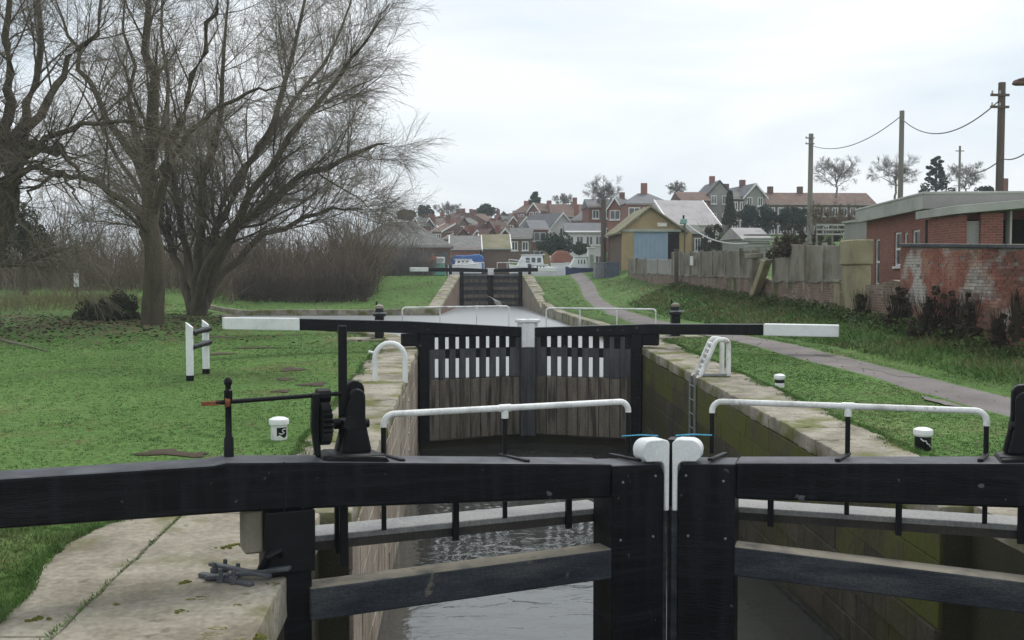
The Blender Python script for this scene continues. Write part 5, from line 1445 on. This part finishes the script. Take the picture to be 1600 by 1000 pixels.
# the large multi-stemmed willow: limbs laid out from the picture at its own distance
def Lm(pts, Y, base, r0, r1, dys=None):
    out = []
    for i, (x, y) in enumerate(pts):
        yy = Y + (0 if dys is None else dys * i / (len(pts) - 1))
        out.append(atY(x, y, yy) - base)
    return (out, r0, r1)
wb = atY(308, 492, 48.0); wb[2] = GL(wb[0], 48.0) - .1
W = [Lm([(312, 494), (322, 450), (345, 395), (420, 310), (500, 268), (570, 232), (605, 222)], 48, wb, .30, .05, -2),
     Lm([(308, 494), (318, 440), (330, 380), (390, 260), (440, 150), (470, 30), (490, -80)], 48, wb, .28, .05, 3),
     Lm([(305, 494), (310, 430), (312, 360), (330, 240), (350, 110), (360, -60)], 48, wb, .26, .05, -3),
     Lm([(302, 494), (298, 430), (290, 360), (270, 250), (255, 100), (250, -80)], 48, wb, .24, .05, 4),
     Lm([(314, 490), (340, 440), (390, 380), (470, 335), (525, 322), (570, 322)], 48, wb, .22, .04, 4),
     Lm([(306, 490), (320, 420), (370, 340), (450, 220), (540, 110), (590, 30)], 48, wb, .26, .05, -6),
     Lm([(300, 490), (285, 420), (240, 330), (170, 220), (110, 120)], 48, wb, .22, .05, 5),
     Lm([(310, 490), (325, 400), (355, 300), (430, 200), (520, 70), (560, -30)], 48, wb, .24, .05, 6)]
bare_tree('willow_tree', 'big bare willow with many spreading stems beside the canal', wb, W, 22, 13, 12, (2.0, 4.8), (1.0, 2.6), (.5, 1.4), up=(.10, .04, 0), droop=(.02, .10, .20), tw_r=.0048, rf=.31)
# single straight trunk in front of it
sb = atY(238, 512, 40.0); sb[2] = GL(sb[0], 40) - .1
W = [Lm([(238, 514), (240, 420), (240, 300), (236, 180), (233, 60), (236, -90)], 40, sb, .44, .07, 0),
     Lm([(238, 400), (225, 340), (215, 250), (200, 120), (195, -50)], 40, sb, .20, .04, 3),
     Lm([(240, 330), (262, 250), (300, 130), (330, 20), (345, -80)], 40, sb, .20, .04, -3),
     Lm([(238, 370), (190, 310), (120, 270), (60, 285), (20, 330)], 40, sb, .16, .03, -5),
     Lm([(236, 300), (180, 200), (120, 90), (80, -20)], 40, sb, .18, .04, 3),
     Lm([(240, 280), (300, 200), (380, 150), (450, 130)], 40, sb, .13, .03, -4)]
bare_tree('willow_tree', 'bare tree with straight mossy trunk in front of the willow', sb, W, 13, 10, 10, (2.0, 4.0), (1.0, 2.2), (.6, 1.3), up=(.10, .04, 0), droop=(.02, .10, .18), tw_r=.0042, rf=.31)
# pollarded tree at the left edge
lb = atY(-25, 520, 36.0); lb[2] = GL(lb[0], 36) - .1
W = [Lm([(-25, 525), (-20, 420), (5, 300), (25, 240)], 36, lb, .5, .28, 0),
     Lm([(20, 250), (40, 180), (60, 60), (70, -100)], 36, lb, .22, .05, 3),
     Lm([(15, 250), (10, 150), (15, 30), (20, -90)], 36, lb, .22, .05, -2),
     Lm([(25, 240), (75, 225), (110, 250), (128, 300)], 36, lb, .17, .05, -2),
     Lm([(25, 245), (80, 150), (140, 60), (180, -60)], 36, lb, .18, .04, 2),
     Lm([(0, 300), (50, 262), (95, 270), (125, 320)], 36, lb, .13, .04, -3),
     Lm([(10, 250), (-40, 150), (-60, 0)], 36, lb, .2, .05, -3),
     Lm([(20, 260), (100, 200), (200, 190), (280, 215)], 36, lb, .12, .03, -4),
     Lm([(5, 280), (25, 330), (50, 365), (65, 410)], 36, lb, .08, .02, -3)]
bare_tree('willow_tree', 'bare pollarded tree with drooping limbs at the left edge', lb, W, 11, 10, 9, (1.8, 3.8), (1.0, 2.0), (.5, 1.2), up=(.08, .02, 0), droop=(.05, .14, .22), tw_r=.004, rf=.31)

def simple_tree(name, label, px, ybase, ytop, Y, halfw, m_tw='twig_grey', n=(9, 8, 6), group=None, seed_spread=1.0):
    b = atY(px, ybase, Y); top = atY(px, ytop, Y)
    h = float(top[2] - b[2]); s_ = halfw * Y / F
    limbs = [([(0, 0, 0), (0, 0, h * .35), (.1, 0, h * .65), (0, 0, h * .92)], h * .028, h * .004)]
    for k in range(7):
        a = k * 2.4; z0 = h * (.28 + .05 * k)
        limbs.append(([(0, 0, z0), (math.cos(a) * s_ * .35, math.sin(a) * s_ * .35, z0 + h * .14), (math.cos(a) * s_ * .75, math.sin(a) * s_ * .75, min(h * .95, z0 + h * .32))], h * .013, h * .003))
    return bare_tree(name, label, b, limbs, n[0], n[1], n[2], (h * .16, h * .32), (h * .09, h * .17), (h * .05, h * .11), up=(.06, .04, 0), droop=(0, .03, .05), twm=m_tw, bk=m_tw, tw_r=Y * .00006, rf=.30, group=group, KT=3)
simple_tree('bare_tree', 'round crowned bare tree over the roofs at the end of the path', 943, 345, 280, 150, 27, group='bare trees on the skyline')
simple_tree('bare_tree', 'bare tree beside the leftmost telegraph pole', 1306, 310, 248, 140, 40, group='bare trees on the skyline')
simple_tree('bare_tree', 'broad bare tree behind the slender telegraph pole', 1398, 312, 244, 140, 42, group='bare trees on the skyline')
simple_tree('bare_tree', 'bare tree right of the dark cedar', 1508, 312, 256, 140, 30, group='bare trees on the skyline')
simple_tree('bare_tree', 'faint bare tree behind the barn roof ridge', 1057, 312, 285, 175, 16, group='bare trees on the skyline')
simple_tree('bare_tree', 'small bare tree left of the round crowned bare tree', 880, 330, 304, 220, 16, group='bare trees on the skyline')
simple_tree('bare_tree', 'bare tree at the left end of the hillside skyline', 700, 350, 318, 240, 24, group='bare trees on the skyline')
simple_tree('bare_tree', 'bare scrubby tree leaning behind the tall fence panels', 1300, 372, 318, 66, 50, 'brush', group='bare trees on the skyline')

# foliage built of small faces
def leaf_cloud(centers, radii, n, size, squash=1.0, up_bias=0.0):
    c = np.asarray(centers, float); r = np.asarray(radii, float)
    k = rng.integers(0, len(c), n)
    d = nrm(rng.normal(size=(n, 3))); rad = rng.uniform(.35, 1.0, n) ** .5
    p = c[k] + d * (r[k] * rad)[:, None] * np.array([1, 1, squash])
    a = nrm(rng.normal(size=(n, 3)) + d * .6); b = nrm(np.cross(a, rng.normal(size=(n, 3))))
    s1 = (size * rng.uniform(.5, 1.3, n))[:, None]
    e1 = b * s1; e2 = np.cross(a, b) * s1 * .55
    V = np.stack([p - e1, p - e2, p + e1, p + e2], 1).reshape(-1, 3)
    return V, np.arange(n * 4).reshape(n, 4)
def evergreen(name, label, px, ybase, ytop, Y, halfw, kind='round', m='evergreen', n=2600, group=None):
    b = atY(px, ybase, Y); h = float(atY(px, ytop, Y)[2] - b[2]); w = halfw * Y / F
    t = thing(name, label, 'tree', b, 0, group)
    if kind != 'shrub': MB().tube([(0, 0, -1.5), (0, 0, h * .5), (0, 0, h * .9)], [h * .035, h * .025, h * .008], 7).build('trunk', 'bark', t)
    cs, rs = [], []
    if kind == 'round':
        for _ in range(26):
            d = nrm(rng.normal(size=3)); q = rng.uniform(.2, .85)
            cs.append((d[0] * w * q, d[1] * w * q, h * .55 + d[2] * h * .38 * q)); rs.append(w * rng.uniform(.22, .42))
    elif kind == 'cone':
        for k in range(34):
            f = (k + .5) / 34; a = k * 2.4; ww = w * (1 - f) * rng.uniform(.6, 1.0)
            cs.append((math.cos(a) * ww * .75, math.sin(a) * ww * .75, h * (.06 + .9 * f))); rs.append(max(.25, w * .42 * (1 - f * .8)))
    elif kind == 'cedar':
        for k in range(30):
            f = (k + .5) / 30; a = k * 2.4; ww = w * (1 - f * .85) * rng.uniform(.45, 1.05)
            cs.append((math.cos(a) * ww, math.sin(a) * ww, h * (.12 + .82 * f))); rs.append(w * .30 * (1.1 - f * .7))
    elif kind == 'shrub':
        for k in range(40):
            a = rng.uniform(0, 6.283); q = rng.uniform(0, 1) ** .7; zf = rng.uniform(0, 1) * (.65 + .35 * math.sin(a * 2 + px))
            cs.append((math.cos(a) * w * q * (1.15 - .6 * zf), math.sin(a) * .5 * w * q, h * (zf ** 1.3 * .95))); rs.append(w * rng.uniform(.10, .30))
    V, Q = leaf_cloud(cs, rs, n if kind != 'shrub' else int(n * 1.7), max(.10, Y * .0013) if kind != 'shrub' else max(.045, Y * .0011), .55 if kind == 'cedar' else .9)
    if kind == 'shrub':
        k = 70; a_ = rng.uniform(0, 6.283, k); q_ = rng.uniform(.1, 1, k)
        P = np.stack([np.stack([np.cos(a_) * w * .25 * q_, np.sin(a_) * w * .15 * q_, np.full(k, -.1)], 1) + np.stack([np.cos(a_) * w * q_, np.sin(a_) * w * .5 * q_, h * rng.uniform(.7, 1.12, k)], 1) * f for f in (0, .35, .7, 1.0)], 1)
        P[:, 1:] += rng.normal(0, w * .06, (k, 3, 3))
        sv, sq = tubes(P, np.linspace(1, .3, 4)[None] * np.full((k, 1), .013), 3)
        raw_mesh('stems', sv, sq, 'dead_shrub', t)
        raw_mesh('foliage', V, Q, m, t)
    else:
        raw_mesh('crown', V, Q, m, t)
    return t
evergreen('evergreen_tree', 'broad dark evergreen in front of the white house', 868, 408, 359, 126, 30, 'round', n=4500)
evergreen('evergreen_bush', 'green bush right of the broad dark evergreen', 905, 405, 375, 124, 18, 'round', 'evergreen', 2200)
evergreen('evergreen_tree', 'round topped dark tree alone on the skyline', 758, 344, 316, 235, 18, 'round', n=2600)
evergreen('conifer_tree', 'pointed conifer on the skyline above the terraces', 836, 340, 298, 215, 17, 'cedar', n=2600)
evergreen('evergreen_tree', 'dark tree at the left end of the hillside', 663, 352, 318, 225, 16, 'round', 'evergreen_blue')
evergreen('evergreen_tree', 'low dark tree left of the hillside skyline', 632, 352, 325, 225, 17, 'round', 'evergreen_blue')
evergreen('evergreen_tree', 'rounded dark tree just left of the skyline gap', 722, 350, 330, 235, 11, 'round', 'evergreen_blue')
evergreen('conifer_tree', 'tall pointed cypress right of the pale barn roof', 1140, 352, 298, 118, 14, 'cone', n=3000)
for (px, yb_, yt, hw, lab) in ((1168, 372, 310, 20, 'dark evergreen next to the cypress in the hedge row'), (1200, 372, 312, 20, 'dark evergreen in the middle of the hedge row'), (1232, 372, 314, 20, 'dark evergreen at the right of the hedge row'), (1252, 372, 322, 14, 'low dark evergreen beside the leftmost telegraph pole')):
    evergreen('evergreen_tree', lab, px, yb_, yt, 112, hw, 'round', 'evergreen_blue', 3600)
evergreen('evergreen_bush', 'dark bush mass behind the far concrete fence', 1122, 402, 342, 94, 34, 'shrub', 'ivy', 5200)
evergreen('conifer_tree', 'dark layered cedar behind the outbuilding', 1462, 320, 240, 125, 30, 'cedar', 'evergreen_blue', 3400)
evergreen('evergreen_bush', 'small dark tree beside the thick telegraph pole', 1540, 318, 288, 110, 18, 'round', 'evergreen_blue', 1800)
for (px, hw, yt, lab) in ((1285, 30, 322, 'brown hedge clump right of the leftmost telegraph pole'), (1335, 30, 318, 'brown hedge clump left of the outbuilding'), (1240, 22, 345, 'dark brown clump behind the tall fence panels')):
    evergreen('hedge_clump', lab, px, 400, yt, 72, hw, 'shrub', 'dead_shrub', 3600)
evergreen('evergreen_tree', 'dark evergreen behind the pollarded tree at far left', 40, 455, 300, 66, 50, 'round', 'ivy', 5000)
# shrubs against the brick wall
for (px, yb_, yt, hw, lab) in ((1405, 500, 448, 16, 'dark leafless shrub at the left end of the brick wall'), (1455, 515, 450, 22, 'dark shrub against the middle of the brick wall'), (1488, 518, 455, 14, 'narrow dark shrub right of the middle shrub'), (1513, 520, 455, 12, 'slim dark shrub third along the brick wall'), (1560, 530, 480, 9, 'small dark shrub near the right end of the brick wall'), (1588, 520, 450, 10, 'dark shrub at the right edge against the brick wall'), (1345, 495, 450, 8, 'small green shrub beside the tall concrete pier')):
    P = on_fence(px, yb_); Y = float(P[1])
    evergreen('wall_shrub', lab, px, yb_ + 6, yt, Y - .75, hw * random.uniform(1.5, 2.1), 'shrub', 'ivy' if 'green' in lab else 'dead_shrub', 1500)
# ivy and dead growth on top of the tall fence
evergreen('ivy_growth', 'dead ivy heaped on top of the tall fence panels', 1235, 398, 368, float(on_fence(1250, 380)[1]) + 1.5, 36, 'shrub', 'dead_shrub', 3200)
# dark yew-like bush under the trees at the left
evergreen('low_bush', 'low dark bush on the grass left of the straight trunk', 172, 500, 452, 44, 52, 'shrub', 'ivy', 5200)

# brush thicket beyond the water
def thicket(name, xr, yr, n, hr, m, lean=.25, ch=(.5, 1.5), rr=(.018, .04), nc=4):
    x = rng.uniform(*xr, n); y = rng.uniform(*yr, n); z = land(x, y)
    K = 5; h = rng.uniform(hr[0], hr[1], n) * (.72 + .30 * np.sin(x * .9) * np.sin(x * .37 + 2) + .25 * np.sin(x * 2.3 + y) * np.sin(y * 1.1)) * rng.choice([.8, 1, 1, 1.35], n)
    D = nrm(np.stack([rng.normal(0, lean, n), rng.normal(0, lean, n), np.ones(n)], 1))
    P = [np.stack([x, y, z - .05], 1)]
    for k in range(K - 1):
        D = nrm(D + rng.normal(0, .16, (n, 3)) - np.array([0, 0, .04 * k])); P.append(P[-1] + D * (h / (K - 1))[:, None])
    P = np.stack(P, 1); R = np.linspace(1, .3, K)[None] * rng.uniform(*rr, (n, 1))
    a = tubes(P, R, 3)
    P2, R2 = grow(P, R, nc, (.6, .25), ch, 3, .6, .05, .05, .15, .2, 1.0)
    b = tubes(P2, np.maximum(R2, .006), 3)
    V, Q = join([a, b])
    o = raw_mesh(name, V, Q, m); return tag(o, kind='stuff')
thicket('brushwood', (-17.5, -6.2), (76, 87), 2000, (1.8, 4.6), 'brush')
thicket('brushwood', (-17.5, -5.8), (77, 88), 260, (4.5, 8.0), 'brush', .22, (1.0, 2.6), (.03, .06), 9)
thicket('brushwood', (-46, -15), (70, 90), 2600, (2.0, 5.5), 'brush')
thicket('brushwood', (-46, -16), (72, 90), 420, (4.5, 8.5), 'brush', .22, (1.0, 2.8), (.03, .06), 9)
thicket('bramble', (-15.0, -6.2), (73, 78), 1000, (.6, 1.7), 'dead_shrub', .6)
thicket('brushwood', (-10, -2), (90, 95), 900, (2.0, 3.6), 'twig_grey')
thicket('dry_grass', (-27, -16.5), (50, 62), 2200, (.35, .9), 'dry_grass', .3, (.1, .3), (.008, .016), 2)
thicket('dry_grass', (10.8, 13.2), (50, 82), 1600, (.08, .30), 'dry_grass', .7, (.05, .12), (.006, .012), 1)
# fallen branches and litter under the trees
for k, pts in enumerate((((0, 535), (40, 545), (75, 556)), ((135, 497), (160, 496), (178, 505)), ((320, 530), (345, 528), (372, 532)))):
    q = [atZ(x, y, .32) for x, y in pts]
    q = [(p[0], p[1], G(p[0], p[1]) + .04) for p in q]
    tag(MB().tube(q, [.03, .025, .012], 6).build('fallen_branch', 'twig'), ['long fallen branch on the grass at the left edge', 'fallen twig lying in front of the low dark bush', 'short fallen stick on the grass beside the twin posts'][k], 'branch')
# white marker post far left
p = atY(120, 440, 62)
t = thing('marker_post', 'slim post with a white plate in front of the thicket', 'post', (p[0], 62, GL(p[0], 62)))
MB().tube([(0, 0, 0), (0, 0, 3.4)], .07, 8).build('shaft', 'pole_wood', t)
MB().box(-.14, .14, -.10, -.075, .7, 1.5).build('plate', 'white_paint_worn', t)

# worn earth patches on the lawn
mb = MB()
for (px, py, rx, ry) in ((455, 570, .22, .3), (445, 585, .16, .2), (490, 595, .24, .3), (440, 607, .14, .18), (255, 704, .30, .16), (300, 707, .2, .12), (400, 540, .5, .3), (345, 547, .3, .25)):
    p = atZ(px, py, float(zc(atZ(px, py, .2)[1])))
    n = 18; ph = random.uniform(0, 6); vs = [(p[0], p[1], G(p[0], p[1]) + .035)]
    for j in range(n):
        a = 2 * math.pi * j / n; r = 1 + .3 * math.sin(3 * a + ph) + random.uniform(-.15, .15)
        x, y = p[0] + rx * r * math.cos(a), p[1] + ry * r * math.sin(a); vs.append((x, y, G(x, y) + .012))
    mb.add(vs, [(0, 1 + j, 1 + (j + 1) % n) for j in range(n)])
tag(mb.build('bare_earth', 'mud', recalc=False, smooth=True), kind='stuff')
mb = MB()
for (px, py, rx, ry) in ((1385, 577, .30, .9), (1470, 612, .12, .5), (1300, 558, .25, .8)):
    p = atZ(px, py, .33); n = 16; ph = random.uniform(0, 6); vs = [(p[0], p[1], GL(p[0], p[1]) + .028)]
    for j in range(n):
        a = 2 * math.pi * j / n; r = 1 + .25 * math.sin(2 * a + ph) + .2 * math.sin(5 * a) + random.uniform(-.15, .15)
        x, y = p[0] + rx * r * math.cos(a), p[1] + ry * r * math.sin(a); vs.append((x, y, GL(x, y) + .027))
    mb.add(vs, [(0, 1 + j, 1 + (j + 1) % n) for j in range(n)])
tag(mb.build('path_stain', 'asphalt_damp', recalc=False, smooth=True), kind='stuff')

# ------------------------------------------------------------------ grass blades on the lawns
def blades(name, n, xr, yr, h, m, keep):
    # more of them close by
    y = yr[0] * (yr[1] / yr[0]) ** rng.uniform(0, 1, n); x = rng.uniform(*xr, n)
    k = keep(x, y); x, y = x[k], y[k]; n = len(x)
    z = ground(x, y) - .005
    V, Q = [], []
    per = 4
    x = np.repeat(x, per) + rng.normal(0, .022, n * per); y = np.repeat(y, per) + rng.normal(0, .022, n * per); z = np.repeat(z, per)
    N_ = n * per
    a = rng.uniform(0, 6.283, N_); w = .003 + .00035 * y; hh = h * rng.uniform(.5, 1.35, N_) * (1 + .25 * np.sin(x * 2.1) * np.sin(y * 1.7))
    lx, ly = rng.normal(0, .8, N_) * hh, rng.normal(0, .8, N_) * hh
    B0 = np.stack([x - w * np.cos(a), y - w * np.sin(a), z], 1); B1 = np.stack([x + w * np.cos(a), y + w * np.sin(a), z], 1)
    Tt = np.stack([x + lx, y + ly, z + hh], 1)
    V = np.stack([B0, B1, Tt], 1).reshape(-1, 3)
    return tag(raw_mesh(name, V, np.arange(N_ * 3).reshape(-1, 3), m), kind='stuff')
def keepL(x, y):
    edge = np.where(y < 8.7, -3.25 + .12 * np.sin(y * 3), np.where(y < 11.4, -2.75 - .0 * y, -1.95 + .07 * np.sin(y * 2.3)))
    return (x < edge) & (x > -.56 * y - 1.0)
def keepR(x, y):
    px_ = np.interp(y, [4, 14, 20, 27, 36, 46], [9.2, 8.75, 8.35, 8.1, 7.75, 7.7])
    return (x > np.where(y < 11, 6.0, 5.48 + .06 * np.sin(y * 2.1))) & (np.abs(x - px_) > .64 + .06 * np.sin(y * 4)) & (x < BX(y) - .05) & (x < .6 * y + 1)
blades('grass', 80000, (-20, -1.8), (5.0, 34), .021, 'grass_blade', keepL)
blades('grass', 56000, (5.4, 13), (9.0, 34), .021, 'grass_blade', keepR)
blades('rough_grass', 9000, (9.0, 13), (16, 60), .16, 'grass_blade', lambda x, y: (x > np.interp(y, [14, 27, 46, 60], [9.9, 9.3, 9.2, 9.6])) & (x < BX(y) - .1))

# ragged turf lapping over the edge of the paving
edge = [atZ(x, y, .02) for x, y in ((-60, 1010), (-10, 965), (38, 925), (58, 885), (100, 850), (160, 824), (215, 812), (300, 796))]
ex_ = [(float(p[0]), float(p[1])) for p in edge] + [(-2.75, 10.6), (-2.45, 11.8)]
ey = np.array([p[1] for p in ex_]); exx = np.array([p[0] for p in ex_])
od = np.argsort(ey); ey, exx = ey[od], exx[od]
yy = np.arange(5.5, 11.8, .04)
xe = np.interp(yy, ey, exx) + rng.normal(0, .02, len(yy)) + .04 * np.sin(yy * 7)
rows_ = [np.stack([xe, yy, zc(yy) + .010], 1), np.stack([xe - .05, yy, zc(yy) + .034], 1), np.stack([xe - .4, yy, zc(yy) + .036], 1), np.stack([xe - 1.4, yy, zc(yy) - .045], 1)]
V = np.stack(rows_, 1); n_, k_ = V.shape[:2]; ii = np.arange(n_ * k_).reshape(n_, k_)
q = np.stack([ii[:-1, :-1], ii[1:, :-1], ii[1:, 1:], ii[:-1, 1:]], -1).reshape(-1, 4)
tag(raw_mesh('turf_edge', V.reshape(-1, 3), q, 'grass_ground', smooth=True), kind='stuff')
def blades_on(name, xs_, ys_, zs_, h, m, per=5):
    n = len(xs_) * per
    x = np.repeat(xs_, per) + rng.normal(0, .02, n); y = np.repeat(ys_, per) + rng.normal(0, .02, n); z = np.repeat(zs_, per)
    a = rng.uniform(0, 6.283, n); w = .006; hh = h * rng.uniform(.5, 1.35, n)
    B0 = np.stack([x - w * np.cos(a), y - w * np.sin(a), z], 1); B1 = np.stack([x + w * np.cos(a), y + w * np.sin(a), z], 1)
    Tt = np.stack([x + rng.normal(0, .5, n) * hh, y + rng.normal(0, .5, n) * hh, z + hh], 1)
    return tag(raw_mesh(name, np.stack([B0, B1, Tt], 1).reshape(-1, 3), np.arange(n * 3).reshape(-1, 3), m), kind='stuff')
ky = rng.uniform(5.6, 11.7, 9000); kx = np.interp(ky, ey, exx) - rng.uniform(0, 1, 9000) ** 1.6 * 1.2 + .02
blades_on('edge_grass', kx, ky, zc(ky) + .012, .045, 'grass_blade')
# moss and weeds along the back of the right coping and the wall foot
wy = rng.uniform(20, 60, 1500); wx = BX(wy) - np.abs(rng.normal(0, .35, 1500)) - .05
cs = np.stack([wx, wy, land(wx, wy) + rng.uniform(0, .22, 1500)], 1)
V, Q = leaf_cloud(cs, np.full(1500, .16), 16000, .05)
tag(raw_mesh('weeds', V, Q, 'weed_green'), kind='stuff')

# ------------------------------------------------------------------ damp winter air
hz = MB().box(-950, 950, -30, 1550, -18, 42).build('haze', 'concrete')
hz['kind'] = 'stuff'
hm = bpy.data.materials.new('haze_air'); hm.use_nodes = True
hn, hl = hm.node_tree.nodes, hm.node_tree.links
hn.clear()
ho = hn.new('ShaderNodeOutputMaterial'); hv_ = hn.new('ShaderNodeVolumePrincipled')
hv_.inputs['Color'].default_value = (.90, .95, 1.0, 1)
hv_.inputs['Density'].default_value = .0006
hl.new(hv_.outputs[0], ho.inputs['Volume'])
hz.data.materials.clear(); hz.data.materials.append(hm)

# fallen leaves on the lawns and rough dry stalks on the right bank
n = 900
lx = np.concatenate([rng.uniform(-14, -2.2, n), rng.uniform(5.6, 11, n // 2)]); ly = np.concatenate([rng.uniform(9, 36, n), rng.uniform(10, 32, n // 2)])
ok = (lx > -.56 * ly - 1) & (sdf(POUND, lx, ly) < -.6); lx, ly = lx[ok], ly[ok]
lz = ground(lx, ly) + rng.uniform(.02, .04, len(lx))
a = rng.uniform(0, 6.283, len(lx)); sz = rng.uniform(.02, .045, len(lx))
e1 = np.stack([np.cos(a) * sz, np.sin(a) * sz, rng.uniform(-.4, .4, len(lx)) * sz], 1); e2 = np.stack([-np.sin(a) * sz * .5, np.cos(a) * sz * .5, rng.uniform(-.3, .3, len(lx)) * sz], 1)
p_ = np.stack([lx, ly, lz], 1)
tag(raw_mesh('fallen_leaves', np.stack([p_ - e1, p_ - e2, p_ + e1, p_ + e2], 1).reshape(-1, 3), np.arange(len(lx) * 4).reshape(-1, 4), 'leaf_litter'), kind='stuff')
blades('rough_grass', 5000, (9.2, 13), (15, 60), .20, 'dry_grass', lambda x, y: (x > np.interp(y, [14, 27, 46, 60], [10.2, 9.8, 9.6, 10.0])) & (x < BX(y) - .1) & (np.sin(x * 1.7 + y * .6) * np.sin(y * .9) > -.1))
# grass and moss creeping over the back of the coping
for sgn, X0 in ((-1, XL), (1, XR)):
    cy = rng.uniform(9.8, 28, 2600); cx = X0 + sgn * (.95 - np.abs(rng.normal(0, .10, 2600)) * (np.sin(cy * 3.1) > -.2) + .05)
    blades_on('edge_grass', cx, cy, zc(cy) - .005, .035, 'grass_blade', 4)

blades('grass', 22000, (-17, 13), (44, 93), .035, 'grass_blade', lambda x, y: (sdf(POUND, x, y) < -1.0) & (sdf(LOCK2, x, y) < -.9) & (np.abs(x - np.interp(y, [36, 46, 58, 70, 84, 96], [7.75, 7.7, 8.2, 9.0, 10.2, 10.8])) > .75) & ((x < 0) | (x < BX(y) - .2)))
# leaf litter under the trees
n = 5500
lx = rng.normal(-13, 4.5, n); ly = rng.normal(41, 5.5, n)
ok = (sdf(POUND, lx, ly) < -.6) & (ly > 26); lx, ly = lx[ok], ly[ok]
lz = ground(lx, ly) + rng.uniform(.01, .05, len(lx))
a = rng.uniform(0, 6.283, len(lx)); sz = rng.uniform(.05, .10, len(lx))
e1 = np.stack([np.cos(a) * sz, np.sin(a) * sz, rng.uniform(-.4, .4, len(lx)) * sz], 1); e2 = np.stack([-np.sin(a) * sz * .6, np.cos(a) * sz * .6, rng.uniform(-.3, .3, len(lx)) * sz], 1)
p_ = np.stack([lx, ly, lz], 1)
tag(raw_mesh('fallen_leaves', np.stack([p_ - e1, p_ - e2, p_ + e1, p_ + e2], 1).reshape(-1, 3), np.arange(len(lx) * 4).reshape(-1, 4), 'leaf_litter'), kind='stuff')
